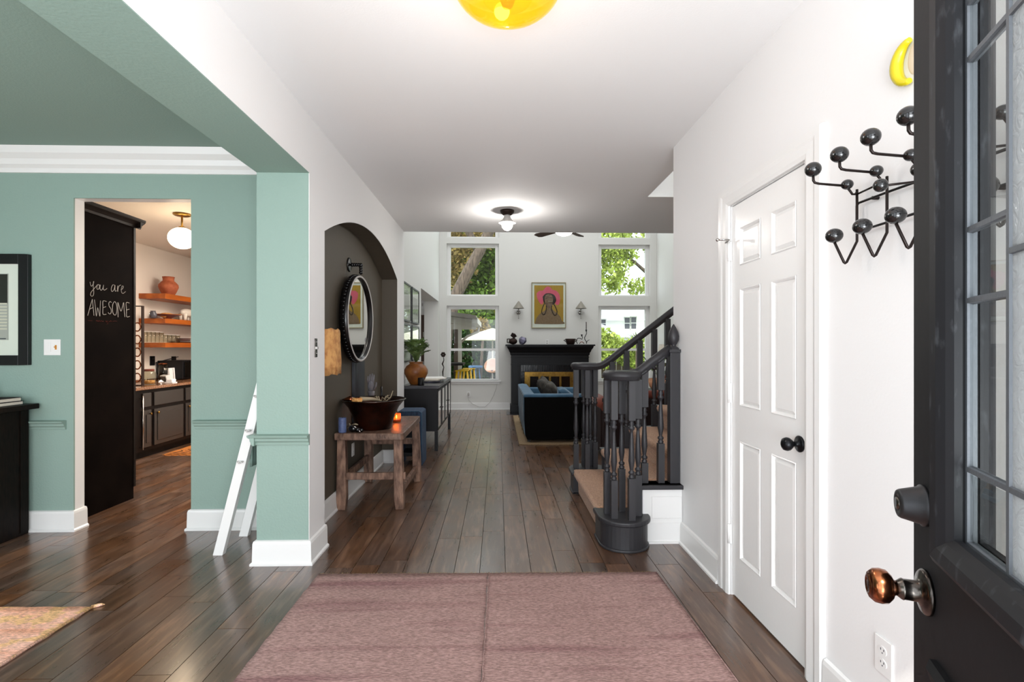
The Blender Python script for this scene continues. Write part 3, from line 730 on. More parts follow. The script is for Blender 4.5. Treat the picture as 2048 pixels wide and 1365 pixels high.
MB().lathe([(.011,.040),(.013,.046),(.020,.049),(.027,.056),(.0285,.065),(.027,.074),(.021,.081),(.019,.080),(.017,.083),(.012,.084),(.011,.082),(.006,.083),(0,.083)],(0,0,0),32,TL(lx(.061),.895)).build('knob','copper_aged',fd,label='worn copper door knob')
MB().lathe([(0,0),(.033,0),(.033,.006),(.012,.012),(.012,.035),(.026,.045),(.028,.06),(.02,.07),(0,.072)],(0,0,0),24,TL(lx(.061),.895,-DT)@Matrix.Rotation(PI,4,'X')).build('back_knob','copper_aged',fd)
for z in (.25,1.05,1.85): MB().cyl((-.004,.004,z-.05),.008,.10,10).build('hinge','nickel_aged',fd)
# ================================================================== LIGHT FIXTURES
pl = thing('ceiling_lamp','amber glass bowl ceiling lamp at the top of the entry ceiling','ceiling lamp',(.035,1.9,CZ))
MB().lathe([(0,0),(.07,0),(.07,-.018),(.02,-.024),(0,-.024)],(.035,1.9,CZ),24).build('canopy','brass',pl)
prof = [(.02+.185*math.sin(PI/2*i/14), -.150+.130*(1-math.cos(PI/2*i/14))) for i in range(15)]
MB().lathe([(0,-.150)]+prof,(.035,1.9,CZ),40).build('glass_shade','amber_glass',pl,thick=.005)
MB().lathe([(.0,-.10),(.09,-.095),(.095,-.085)],(.035,1.9,CZ),30).build('inner_ring','amber_glass',pl)
MB().lathe([(0,-.125),(.02,-.12),(.028,-.10),(.014,-.08),(.014,-.02)],(.035,1.9,CZ),16).build('socket_stem','copper_aged',pl)
MB().ball((.015,1.965,CZ-.098),.03,14,10).build('bulb','bulb_warm',pl)
light('entry_lamp_light','POINT',(.035,1.9,CZ-.62),9,(1,.97,.93),soft=.14)
hl = thing('ceiling_lamp','small ceiling lamp with flared shade and bare bulb near hall end','ceiling lamp',(.09,5.2,CZ))
hc = (.093,5.2,CZ)
MB().lathe([(0,0),(.072,0),(.07,-.02),(.045,-.045),(.03,-.05),(0,-.05)],hc,24).build('canopy','iron_brown',hl)
MB().lathe([(.030,-.045),(.034,-.075),(.05,-.10),(.085,-.125),(.087,-.128)],hc,28).build('shade','light_grey',hl,thick=.003)
MB().ball((hc[0],hc[1],CZ-.148),.056,18,12).build('bulb','bulb',hl)
light('hall_lamp_light','POINT',(hc[0],hc[1],CZ-.23),15,(1,.96,.92),soft=.04)
gl_ = thing('ceiling_lamp','white glass globe lamp on brass stem in the kitchen','ceiling lamp',(-3.3,5.4,CZ))
gc = atZ(364,428,CZ); gc = (gc.x-.0,gc.y,CZ)
MB().lathe([(0,0),(.08,0),(.085,-.012),(.07,-.022),(.012,-.026),(0,-.026)],gc,24).build('canopy','brass',gl_)
MB().cyl((gc[0],gc[1],CZ-.14),.010,.12,12).lathe([(0,-.16),(.035,-.155),(.03,-.135),(.012,-.13)],gc,18).build('stem','brass',gl_)
MB().ball((gc[0],gc[1],CZ-.255),.128,28,18,(1,1,.86)).build('globe','bulb_warm',gl_)
light('kitchen_globe_light','POINT',(gc[0],gc[1],CZ-.45),8,(1,.8,.55),soft=.1)
fn = thing('ceiling_fan','brown bladed ceiling fan with white light bowl in the living room','ceiling fan',(1.07,8.3,3.2))
fc = (1.073,8.3)
MB().cyl((fc[0],fc[1],3.42),.015,1.82,12).cyl((fc[0],fc[1],5.17),.07,.08,20).build('downrod','iron_brown',fn)
MB().lathe([(0,3.20),(.10,3.20),(.13,3.25),(.13,3.36),(.08,3.42),(.02,3.44)],(fc[0],fc[1],0),28).build('motor_housing','iron_brown',fn)
MB().lathe([(0,3.105),(.06,3.11),(.11,3.13),(.14,3.165),(.145,3.20),(0,3.20)],(fc[0],fc[1],0),28).build('light_bowl','bulb',fn)
for k in range(5):
    a = R(200)+k*2*PI/5; T = Matrix.Translation((fc[0],fc[1],3.215)) @ Matrix.Rotation(a,4,'Z') @ Matrix.Rotation(R(12),4,'X')
    b_ = MB(); b_.prism([(.22,-.055),(.60,-.075),(.66,-.05),(.67,.05),(.60,.075),(.22,.055)],'z',-.006,.006,T); b_.build('blade','porch_post',fn)
    MB().box(.10,.26,-.02,.02,-.012,-.004,T=T).build('blade_arm','iron_brown',fn)
# ================================================================== DINING ROOM
pf = thing('framed_print','large black framed print with white mat, cropped at left edge','picture',(-3.8,GY,1.17))
def frame_onY(t, x0,x1,z0,z1,y,w,d,mt,matw,art_builder=None,matm='mat_board'):
    """frame whose back is at y, facing -Y"""
    m = MB(); m.box(x0,x0+w,y-d,y,z0,z1).box(x1-w,x1,y-d,y,z0,z1).box(x0+w,x1-w,y-d,y,z0,z0+w).box(x0+w,x1-w,y-d,y,z1-w,z1)
    m.build('frame',mt,t,bevel=.002)
    MB().box(x0+w,x1-w,y-d*.5,y-.002,z0+w,z1-w).build('mat_board',matm,t)
x1,x0,z0,z1 = -3.285,-4.25,1.172,1.948
frame_onY(pf,x0,x1,z0,z1,GY,.068,.03,'frame_black',.1)
ya = GY-.018
art = MB().box(x0+.17,x1-.145,ya,ya+.003,z0+.175,z1-.135).build('print','light_grey',pf)
r_ = random.Random(3)
m = MB(); m.box(x1-.42,x1-.15,ya-.002,ya,1.60,z1-.14); m.build('printed_foliage','cabinet_grey',pf)
m = MB()
for k in range(9): m.box(x1-.45,x1-.15,ya-.004,ya-.002,1.42+k*.022,1.431+k*.022)
m.build('printed_slats','paper',pf)
m = MB()
for k in range(40):
    cx_, cz_ = x1-.25-r_.random()*.35, 1.36+r_.random()*.16; rr = .008+r_.random()*.022
    m.prism([(cx_+rr*math.cos(2*PI*i/7)*1.3, cz_+rr*math.sin(2*PI*i/7)) for i in range(7)],'y',ya-.005-.0003*k/4,ya-.003)
m.build('printed_leaves','paper2',pf)
MB().box(x1-.75,x1-.16,ya-.003,ya-.001,1.353,1.36).build('printed_line','far_window',pf)
MB().box(x0+.07,x1-.07,GY-.025,GY-.0235,z0+.07,z1-.07).build('glazing','pane_glass',pf)
sw = thing('light_switch','white double switch plate on green wall left of kitchen doorway','light switch',(-3.14,GY,1.295))
MB().box(-3.198,-3.084,GY-.006,GY,1.24,1.352).build('cover_plate','trim_white',sw,bevel=.002)
MB().box(-3.180,-3.148,GY-.011,GY-.006,1.263,1.328).build('rocker','trim_white',sw,bevel=.001)
MB().box(-3.120,-3.108,GY-.008,GY-.006,1.280,1.312).box(-3.117,-3.111,GY-.020,GY-.008,1.294,1.302).build('toggle','oil_amber',sw)
# console cabinet at left
dc = thing('console_cabinet','black console cabinet against green wall under the framed print','cabinet',(-4,3.4,0))
MB().box(-4.7,-3.275,3.25,3.665,.0,.868).build('body','dark_wood',dc,bevel=.004)
MB().box(-4.75,-3.215,3.22,3.68,.868,.903).build('top','dark_wood',dc,bevel=.003)
for k in range(2):
    xx = -4.66+.70*k; d_ = MB().box(xx,xx+.66,3.232,3.25,.10,.83).build('cabinet_front','dark_wood',dc,bevel=.004)
    MB().ball((xx+.33,3.222,.5),.012,10,8).build('knob','black_metal',d_)
m = MB().box(-3.278,-3.27,3.26,3.33,.02,.86).box(-3.278,-3.27,3.60,3.66,.02,.86); m.build('side_stile','dark_wood',dc)
bk = thing('book','thick pale-paged book at bottom of pair on console cabinet','book',(-3.5,3.42,.903),group=None)
def book(t, x0,x1,y0,y1,z0,h,cov,pages='paper'):
    MB().box(x0+.004,x1-.003,y0+.004,y1-.004,z0+.003,z0+h-.003).build('pages',pages,t)
    MB().box(x0,x1,y0,y1,z0,z0+.003).box(x0,x1,y0,y1,z0+h-.003,z0+h).box(x0,x0+.004,y0,y1,z0,z0+h).build('cover',cov,t)
book(bk,-3.62,-3.268,3.36,3.62,.903,.025,'frame_black')
b2 = thing('book','upper hardcover book under the red dish on console cabinet','book',(-3.5,3.42,.928))
book(b2,-3.62,-3.272,3.37,3.61,.928,.026,'rust_dark')
ds = thing('dish','shallow dark red dish on top of the stacked books','dish',(-3.40,3.47,.954))
MB().lathe([(0,.004),(.03,.0),(.035,.003),(.085,.016),(.088,.018),(.082,.018),(.03,.007),(0,.007)],(-3.425,3.48,.954),28).build('bowl_body','rust_velvet',ds)
MB().lathe([(.03,0),(.033,.004),(.03,.004)],(-3.425,3.48,.954),20).build('foot_ring','rust_dark',ds)
vb = thing('vase','small black cylindrical vase at the far left edge, on books','vase',(-3.56,3.55,.954))
MB().lathe([(0,0),(.03,0),(.032,.01),(.032,.085),(.028,.095),(.026,.095),(.026,.01),(0,.01)],(-3.535,3.55,.954),22).build('vessel','black_metal',vb)
MB().lathe([(.026,.095),(.030,.099),(.032,.095)],(-3.535,3.55,.954),22).build('rim','frame_black',vb)
# blanket ladder
ld = thing('blanket_ladder','white painted blanket ladder leaning behind the green pillar','ladder',(-1.75,3.4,0))
slope = .25
def lrail(y, nm='rail'):
    T = Matrix.Translation((-1.775,y,0)) @ Matrix.Rotation(math.atan(slope),4,'Y')
    return MB().prism([(-.0,-.02),(.058,-.02),(.058,.02),(0,.02)],'z',0.0,1.42,T)
for y in (3.255,3.575): lrail(y).build('rail','trim_white',ld,bevel=.002)
for h in (.18+.10,.62-.08+.06,.80,1.02,1.24):
    p = Vector((-1.775+.029,0,0)); ax = Vector((math.sin(math.atan(slope)),0,math.cos(math.atan(slope))))
    c = p+ax*h
    if h > .5:
        MB().tube([(c.x,3.215,c.z),(c.x,3.60,c.z)],.009,10).build('rung','trim_white',ld)
        MB().tube([(c.x-.018,3.224,c.z+.004),(c.x+.018,3.224,c.z+.004)],.005,8).tube([(c.x,3.206,c.z),(c.x,3.236,c.z)],.007,8).build('peg','light_grey',ld)
# sage throw over a rung
tw = thing('throw','sage green fringed throw folded over the white ladder','throw',(-1.55,3.42,.5))
c = Vector((-1.775+.029,0,0))+ax*.80
m = MB(); NN = 14; path = []
for i in range(NN+1):
    t = i/NN
    if t < .5: path.append((c.x-.016-.012*(.5-t), c.z+.008-(.5-t)*.50))
    else: path.append((c.x+.016+.02*(t-.5), c.z+.008-(t-.5)*.62))
path[NN//2] = (c.x, c.z+.014); K = 13
vs = [(x+.004*math.sin(j*1.9), 3.30+.20*j/K, z) for (x,z) in path for j in range(K+1)]
fs = [(i*(K+1)+j,i*(K+1)+j+1,(i+1)*(K+1)+j+1,(i+1)*(K+1)+j) for i in range(NN) for j in range(K)]
m.add(vs, fs, True).build('folded_cloth','green_paint',tw,thick=.006)
m = MB()
for j in range(26):
    y = 3.30+.20*j/25; m.tube([(path[-1][0],y,path[-1][1]),(path[-1][0]+.003*math.sin(j),y+.002,path[-1][1]-.05)],.0028,5)
f_ = m.build('fringe','green_paint',tw); f_['kind'] = 'stuff'
# ornate switch on pillar side
sp = thing('light_switch','narrow aged metal switch plate on white pillar beside arched niche','light switch',(LX,3.21,1.30))
MB().box(LX,LX+.005,3.185,3.225,1.235,1.352).build('cover_plate','nickel_aged',sp,bevel=.002)
MB().box(LX+.005,LX+.016,3.200,3.208,1.285,1.300).build('toggle','chrome',sp)
for z in (1.258,1.33): MB().ball((LX+.006,3.205,z),.004,8,6).build('screw','chrome',sp)
# ================================================================== KITCHEN
tc = thing('pantry_cabinet','tall dark pantry cabinet whose side is a chalkboard, beyond the doorway','cabinet',(-3.5,4.2,0))
PX = -3.13
MB().box(-3.9,PX,3.86,4.50,.10,2.36).box(-3.9,PX,3.86,4.44,0,.10).build('body','dark_wood',tc,bevel=.003)
MB().box(PX,PX+.004,3.865,4.48,.0,2.33).build('chalkboard_panel','chalkboard',tc)
MB().box(PX-.002,PX+.008,4.478,4.502,.10,2.35).build('edge_strip','dark_wood',tc)
crown = [(0,0),(.012,.0),(.014,.02),(.03,.035),(.05,.05),(.055,.062),(.055,.075),(0,.075)]
MB().prism([(PX+a, 2.325+b) for a,b in crown],'y',3.86,4.56).prism([(4.50+a, 2.325+b) for a,b in crown],'x',-3.9,PX+.05).build('crown_moulding','dark_wood',tc)
MB().box(-3.87,-3.14,4.50,4.52,.13,1.25).build('lower_front','dark_wood',tc,bevel=.003)
MB().box(-3.87,-3.14,4.50,4.52,1.27,2.31).build('upper_front','dark_wood',tc,bevel=.003)
S8 = 9.754
def strokes(lists, nm, mt, r=.0022):
    m = MB()
    for l in lists:
        pts = [atX(160+x/S8, 540+y/S8, PX+.0055) for x,y in l]
        m.tube(pts, r, 5)
    return m.build(nm, mt, tc)
def smooth_(l, n=5):
    out = []
    P_ = [l[0]]+list(l)+[l[-1]]
    for i in range(1,len(P_)-2):
        for k in range(n):
            t = k/n; q = []
            for d in (0,1):
                a,b,c_,e = P_[i-1][d],P_[i][d],P_[i+1][d],P_[i+2][d]
                q.append(.5*((2*b)+(-a+c_)*t+(2*a-5*b+4*c_-e)*t*t+(-a+3*b-3*c_+e)*t**3))
            out.append(tuple(q))
    out.append(l[-1]); return out
cur = [[(197,235),(205,290),(225,320),(250,290),(268,240),(262,235),(258,330),(268,420),(262,490),(232,518),(206,490),(215,440),(255,390),(300,340),(340,290)],
 [(360,288),(338,300),(326,345),(340,382),(366,372),(380,330),(372,295),(358,288),(376,300),(398,296)],
 [(395,300),(388,360),(410,400),(440,370),(460,295),(452,360),(470,395),(500,385),(525,362)],
 [(672,300),(640,295),(612,350),(610,400),(630,425),(665,380),(682,300),(680,370),(690,420),(712,405)],
 [(735,310),(730,360),(735,425),(742,360),(765,310),(795,300)],
 [(795,390),(830,370),(845,325),(825,315),(808,360),(808,430),(835,462),(870,440),(888,425)]]
strokes([smooth_(l) for l in cur],'chalk_script','chalk',.0021)
blk = [[(240,575),(195,720),(150,893)],[(240,575),(255,720),(272,893)],[(182,770),(250,738)],
 [(280,582),(300,740),(318,905),(335,800),(345,740),(365,820),(388,908),(392,750),(400,600)],
 [(515,618),(448,610),(446,740),(448,865),(512,868)],[(447,740),(505,718)],
 [(612,640),(588,620),(562,650),(568,710),(600,760),(608,820),(588,862),(560,850),(550,835)],
 [(668,622),(640,670),(630,760),(645,850),(682,886),(708,850),(718,750),(705,660),(680,622),(665,628)],
 [(742,925),(738,780),(735,635),(765,720),(798,808),(825,730),(850,640),(860,780),(875,922)],
 [(962,648),(900,645),(905,780),(910,915),(970,908)],[(904,785),(960,768)]]
strokes([smooth_(l,4) for l in blk],'chalk_capitals','chalk',.0023)
red = [[(310,1000),(325,985),(335,1010),(350,990),(365,1012),(380,990),(400,1010),(420,992),(440,1012),(462,1000)],[(500,995),(515,1020),(530,995),(545,1045),(520,1060)],[(560,1000),(580,1015),(600,992),(620,1015)],[(640,1008),(680,1000),(720,1006)],[(155,990),(240,995)]]
strokes([smooth_(l,4) for l in red],'red_chalk_line','chalk_red',.0014)
# counter run along the left wall
cb = thing('base_cabinets','dark grey base cabinets with raised panel fronts along the kitchen wall','cabinet',(-4.4,7,0))
CX = -4.10; KZ = .80
MB().box(-4.79,CX,5.75,9.4,.09,KZ).box(-4.79,CX-.06,5.75,9.4,0,.09).build('carcass','dark_wood',cb)
yk_ = lambda px: atX(px,700,CX+.018).y
for i,(a,b) in enumerate([(yk_(286),yk_(303)),(yk_(309),yk_(367)),(yk_(372),yk_(420))]):
    d_ = MB().box(CX,CX+.018,a,b,.13,.56).build('cabinet_front','cabinet_grey',cb,bevel=.003)
    MB().prism([(a+.05,.18),(b-.05,.18),(b-.05,.51),(a+.05,.51)],'x',CX+.018,CX+.026).build('raised_field','cabinet_grey',d_,bevel=.006)
    ky = b-.03 if i == 0 else a+.05
    MB().lathe([(0,0),(.006,0),(.006,.012),(.014,.018),(.014,.026),(0,.028)],(0,0,0),14,Matrix.Translation((CX+.018,ky,.515))@Matrix.Rotation(PI/2,4,'Y')).build('knob','brass',d_)
    MB().box(CX,CX+.018,a,b,.60,.76).build('drawer_front','cabinet_grey',cb,bevel=.004)
yh_ = yk_(282)
m = MB().tube([(CX+.04,yh_,.12),(CX+.04,yh_,.74)],.008,8).box(CX+.0,CX+.04,yh_-.008,yh_+.008,.14,.15).box(CX+.0,CX+.04,yh_-.008,yh_+.008,.70,.71); m.build('long_handle','chrome',cb)
ct = thing('countertop','glossy brown granite countertop on the grey base cabinets','countertop',(-4.4,7,KZ))
MB().box(-4.795,CX+.035,5.74,9.42,KZ,KZ+.035).build('slab','granite',ct,bevel=.006)
MB().box(-4.795,-4.775,5.75,9.4,KZ+.035,KZ+.06).build('back_lip','granite',ct)
KT = KZ+.035
for k,(z0,z1,nm) in enumerate(((1.945,2.015,'top'),(1.615,1.68,'middle'),(1.29,1.355,'lowest'))):
    t = thing('wall_shelf','orange-brown wooden floating shelf, %s of three in the kitchen' % nm,'shelf',(-4.6,8,z0),group=None)
    MB().box(-4.8,-4.45,6.975,8.9,z0,z1).build('board','shelf_wood',t,bevel=.003)
    MB().box(-4.80,-4.795,7.2,7.24,z0-.002,z1).build('wall_cleat','shelf_wood',t)
ju = thing('jug','terracotta jar with wide shoulders on the top kitchen shelf','jar',(-4.6,7.15,2.015))
jc = atX(337,586,-4.60); jc = (-4.60,jc.y,2.015)
MB().lathe([(0,0),(.07,0),(.075,.01),(.10,.06),(.122,.115),(.118,.15),(.085,.19),(.068,.205),(.07,.24),(.076,.255),(.068,.255),(.062,.21),(0,.20)],jc,28,wob=.01).build('vessel','terracotta',ju)
MB().lathe([(.068,.250),(.078,.256),(.07,.262),(.064,.256)],jc,28).build('rim','terracotta',ju)
mg = thing('mug','small dark glazed mug at the left of the middle kitchen shelf','mug',(-4.6,7.03,1.68))
mc = atX(306,632,-4.6); mc = (-4.6,mc.y,1.68)
MB().lathe([(0,0),(.035,0),(.045,.03),(.045,.06),(.03,.085),(.032,.10),(.027,.10),(.0,.02)],mc,20).build('body','far_window',mg)
MB().tube([(mc[0]+.0,mc[1]-.045+.02*0,mc[2]+.075),(mc[0],mc[1]-.075,mc[2]+.065),(mc[0],mc[1]-.075,mc[2]+.035),(mc[0],mc[1]-.044,mc[2]+.02)],.006,8).build('handle','chrome',mg)
pb = thing('pedestal_bowl','wide shallow brown footed bowl on the middle kitchen shelf','bowl',(-4.6,7.3,1.68))
pc = atX(335,632,-4.6); pc = (-4.6,pc.y,1.68)
MB().lathe([(0,0),(.06,0),(.05,.012),(.05,.02),(.11,.045),(.165,.062),(.17,.068),(.16,.068),(.10,.05),(0,.03)],pc,30).build('vessel','rust_velvet',pb)
MB().lathe([(.16,.064),(.172,.07),(.16,.072)],pc,30).build('rim','oil_amber',pb)
pd = thing('pastry','ridged golden loaf resting in the shallow brown bowl','bread',(-4.6,7.3,1.74))
m = MB()
for k in range(9):
    y = pc[1]-.09+k*.0225; m.ball((pc[0],y,1.735),.032,10,8,(1.5,.42,1.0+.25*math.sin(PI*k/8)))
m.build('ridged_crust','orange_rock',pd)
an = thing('figurine','pale wooden animal figure on the middle kitchen shelf','figurine',(-4.6,7.6,1.68))
ac = atX(372,632,-4.6)
m = MB().ball((-4.6,ac.y+.02,1.80),.075,18,12,(.8,1.9,.8)); m.build('body','paper',an)
for dy,dx in ((-.07,.03),(-.07,-.03),(.10,.03),(.10,-.03)): MB().tube([(-4.6+dx,ac.y+dy,1.79),(-4.6+dx,ac.y+dy*1.05,1.682)],[.03,.02],10).build('leg','paper',an)
MB().ball((-4.6,ac.y+.17,1.80),.045,12,8,(.8,1.3,.8)).build('head','paper',an)
# glasses on lowest shelf
gd = None
for k in range(9):
    p = atX(290+k*8.2, 686, -4.56+.02*(k%2)); h = .14 if k < 5 else .11
    lab = ['tall clear tumbler at the shelf end beside the pantry','tall clear tumbler second from the pantry on lowest shelf','tall clear tumbler third from the pantry on lowest shelf','tall clear tumbler fourth from the pantry on lowest shelf','tall clear tumbler fifth from the pantry, last of the tall ones','short clear glass next to the tall tumblers on lowest shelf','second of the short clear glasses on lowest shelf','third of the short clear glasses on lowest shelf','short clear glass nearest the stacked plates on lowest shelf'][k]
    t = thing('drinking_glass',lab,'glass',(p.x,p.y,1.355),group='clear glasses on the lowest kitchen shelf')
    MB().lathe([(0,0),(.026,0),(.030,h),(.028,h),(.024,.008),(0,.008)],(p.x,p.y,1.355),16).build('glass_body','jar_glass',t)
    MB().lathe([(.028,h-.002),(.031,h),(.028,h+.002)],(p.x,p.y,1.355),16).build('rim','white_ceramic',t)
for k in range(6):
    p = atX(366,686,-4.58); z = 1.355+k*.012
    t = thing('plate',['bottom plate','second plate from the bottom','third plate from the bottom','fourth plate from the bottom','fifth plate from the bottom','top plate'][k]+' of the stack on the lowest kitchen shelf','plate',(-4.6,p.y+.05,z),group='stacked plates on the lowest kitchen shelf')
    MB().lathe([(0,.002),(.07,.0),(.12,.009),(.122,.011),(.07,.004),(0,.004)],(-4.6,p.y+.05,z),24).build('disc','light_grey' if k%2 else 'rust_velvet',t)
# counter things
def onc(px,x): p = atX(px,750,x); return p.y
jr = thing('storage_jar','glass storage jar with brown lid on counter beside the pantry','jar',(-4.3,0,KT))
y_ = onc(297,-4.30)-.0
MB().lathe([(0,0),(.072,0),(.075,.01),(.075,.15),(.06,.165),(.055,.165),(.07,.145),(.07,.01),(0,.008)],(-4.30,y_,KT),24).build('glass_body','jar_glass',jr)
MB().lathe([(0,.01),(.068,.01),(.068,.05),(0,.055)],(-4.30,y_,KT),24).build('contents','orange_rock',jr)
MB().lathe([(0,.19),(.055,.19),(.062,.185),(.062,.165),(0,.165)],(-4.30,y_,KT),24).build('lid','rust_velvet',jr)
fp = thing('coffee_press','glass coffee press with dark coffee and steel frame on the counter','coffee press',(-4.5,0,KT))
y_ = onc(326,-4.5)
MB().lathe([(0,0.02),(.05,.02),(.05,.23),(.048,.23),(.047,.024),(0,.024)],(-4.5,y_,KT),20).build('glass_body','jar_glass',fp)
MB().lathe([(0,.0),(.052,.0),(.052,.02),(0,.02)],(-4.5,y_,KT),20).build('base','chrome',fp)
MB().lathe([(0,.026),(.046,.026),(.046,.15),(0,.15)],(-4.5,y_,KT),20).build('coffee','dark_wood',fp)
MB().lathe([(0,.25),(.03,.248),(.053,.24),(.053,.23),(0,.23)],(-4.5,y_,KT),20).build('lid','copper_aged',fp)
MB().tube([(-4.5,y_,KT+.15),(-4.5,y_+.01,KT+.25)],.004,6).build('plunger','iron_brown',fp)
MB().tube([(-4.5,y_+.05,KT+.20),(-4.5,y_+.09,KT+.19),(-4.5,y_+.09,KT+.08),(-4.5,y_+.05,KT+.05)],.007,8).build('handle','black_metal',fp)
sd_ = thing('smart_display','small pale pink bedside display with dark screen on the counter','display',(-4.3,0,KT))
y_ = onc(330,-4.28); T = Matrix.Translation((-4.28,y_,KT+.055)) @ Matrix.Rotation(R(-30),4,'Z') @ Matrix.Rotation(R(15),4,'X')
MB().prism([(-.075,-.045),(.075,-.045),(.065,.045),(-.065,.045)],'y',-.02,.03,T).build('housing','light_grey',sd_,bevel=.006)
MB().box(-.058,.058,-.023,-.02,-.032,.034,T=T).build('screen','screen_dark',sd_)
MB().lathe([(0,0),(.05,0),(.045,.012),(0,.012)],(-4.28,y_,KT),20).build('foot','light_grey',sd_)
bx_ = thing('milk_carton','white box leaning against wall behind the small display','box',(-4.6,0,KT))
y_ = onc(343,-4.55); T = Matrix.Translation((-4.55,y_,KT)) @ Matrix.Rotation(R(-4),4,'Y')
MB().box(-.03,.03,-.08,.08,0,.17,T=T).build('carton','white_ceramic',bx_,bevel=.003)
MB().box(.03,.032,-.005,.005,.01,.16,T=T).build('seam_fold','paper2',bx_)
d1 = thing('faceted_ornament','white faceted ornament in front of the storage jar on counter','ornament',(-4.2,0,KT))
y_ = onc(322,-4.2)
MB().add([(-4.2-.03,y_,KT+.03),(-4.2+.03,y_,KT+.03),(-4.2,y_-.055,KT+.028),(-4.2,y_+.055,KT+.028),(-4.2,y_,KT+.055),(-4.2,y_,KT)],[(0,2,4),(2,1,4),(1,3,4),(3,0,4),(2,0,5),(1,2,5),(3,1,5),(0,3,5)]).build('facets','white_ceramic',d1)
MB().cyl((-4.2,y_,KT),.012,.004,8).build('foot','white_ceramic',d1)
d2 = thing('butter_dish','small white lidded dish at the counter edge, below the white box','dish',(-4.2,0,KT))
y_ = onc(342,-4.2)
MB().box(-4.25,-4.15,y_-.05,y_+.05,KT,KT+.012).build('tray','white_ceramic',d2,bevel=.003)
MB().box(-4.24,-4.16,y_-.042,y_+.042,KT+.012,KT+.05).build('lid','white_ceramic',d2,bevel=.008)
mw_ = thing('microwave','black microwave oven at right end of visible counter','microwave',(-4.5,0,KT))
y_ = onc(361,-4.45)
MB().box(-4.77,-4.42,y_,y_+.52,KT+.01,KT+.27).build('case','black_furniture',mw_,bevel=.006)
MB().box(-4.42,-4.405,y_+.03,y_+.40,KT+.04,KT+.25).build('glass_front','dark_glass',mw_)
for dx in (-.30,-.05): MB().box(-4.47+dx,-4.45+dx,y_+.02,y_+.04,KT,KT+.01).build('foot','black_metal',mw_)
MB().tube([(-4.79,onc(347,-4.79),1.14),(-4.77,onc(352,-4.79)+.02,1.15),(-4.76,y_-.04,1.08),(-4.75,y_-.05,.95),(-4.73,y_-.01,.86)],.006,8).build('cord','black_metal',mw_)
for i,(px,lab) in enumerate(((304,'black outlet on kitchen wall above the storage jar'),(347,'black outlet on kitchen wall with microwave cord plugged in'))):
    p = atX(px,722,-4.8); t = thing('wall_outlet',lab,'outlet',(-4.8,p.y,1.10))
    MB().box(-4.8,-4.79,p.y-.05,p.y+.05,p.z-.065,p.z+.065).build('cover_plate','black_furniture',t,bevel=.003)
    for dz in (.025,-.025): MB().box(-4.79,-4.786,p.y-.02,p.y+.02,p.z+dz-.014,p.z+dz+.014).build('socket','frame_black',t)
wrk = thing('wine_rack','narrow dark rack of copper rings at counter end, beside pantry','rack',(-4.2,5.8,KT))
p0 = atX(281,612,-4.25); yy = p0.y; xr_ = atY(284,700,yy-.02).x; xl_ = xr_-.12
MB().box(xl_,xr_,yy-.02,yy+.02,KT,KT+.012).box(xl_,xl_+.01,yy-.02,yy+.02,KT+.012,p0.z-.01).box(xr_-.01,xr_,yy-.02,yy+.02,KT+.012,p0.z-.01).box(xl_,xr_,yy-.02,yy+.02,p0.z-.01,p0.z).build('frame','iron_brown',wrk)
for k in range(5):
    zc = KT+.10+k*.15
    MB().tube([((xl_+xr_)/2+.04*math.cos(a),yy-.015,zc+.05*math.sin(a)) for a in [2*PI*i/16 for i in range(16)]],.008,6,closed=True).build('ring','copper_aged',wrk)
kr = thing('kitchen_rug','ochre floor mat with scalloped edge on the kitchen floor','rug',(-3.8,7,0))
MB().box(-4.02,-3.2,6.25,8.2,0,.006).build('mat','rug_orange',kr)
m = MB()
for k in range(9):
    m.cyl((-3.95+.085*k,6.25,0),.043,.006,14,smooth=False)
for k in range(20): m.cyl((-3.2,6.3+.095*k,0),.045,.006,14,smooth=False)
m.build('scalloped_edge','rug_orange',kr)
m = MB()
m.box(-3.98,-3.24,6.32,6.332,.006,.008).box(-3.25,-3.238,6.32,8.15,.006,.008)
for k in range(7): m.tube([(-3.95+.1*k,6.32,.007),(-3.90+.1*k,6.45,.007),(-3.95+.1*k,6.5,.007)],.005,4)
m.box(-3.9,-3.32,6.48,6.492,.006,.008)
for k in range(8): m.tube([(-3.9,6.55+.2*k,.007),(-3.32,6.65+.2*k,.007)],.005,4)
m.build('dark_line_pattern','rug_line',kr)
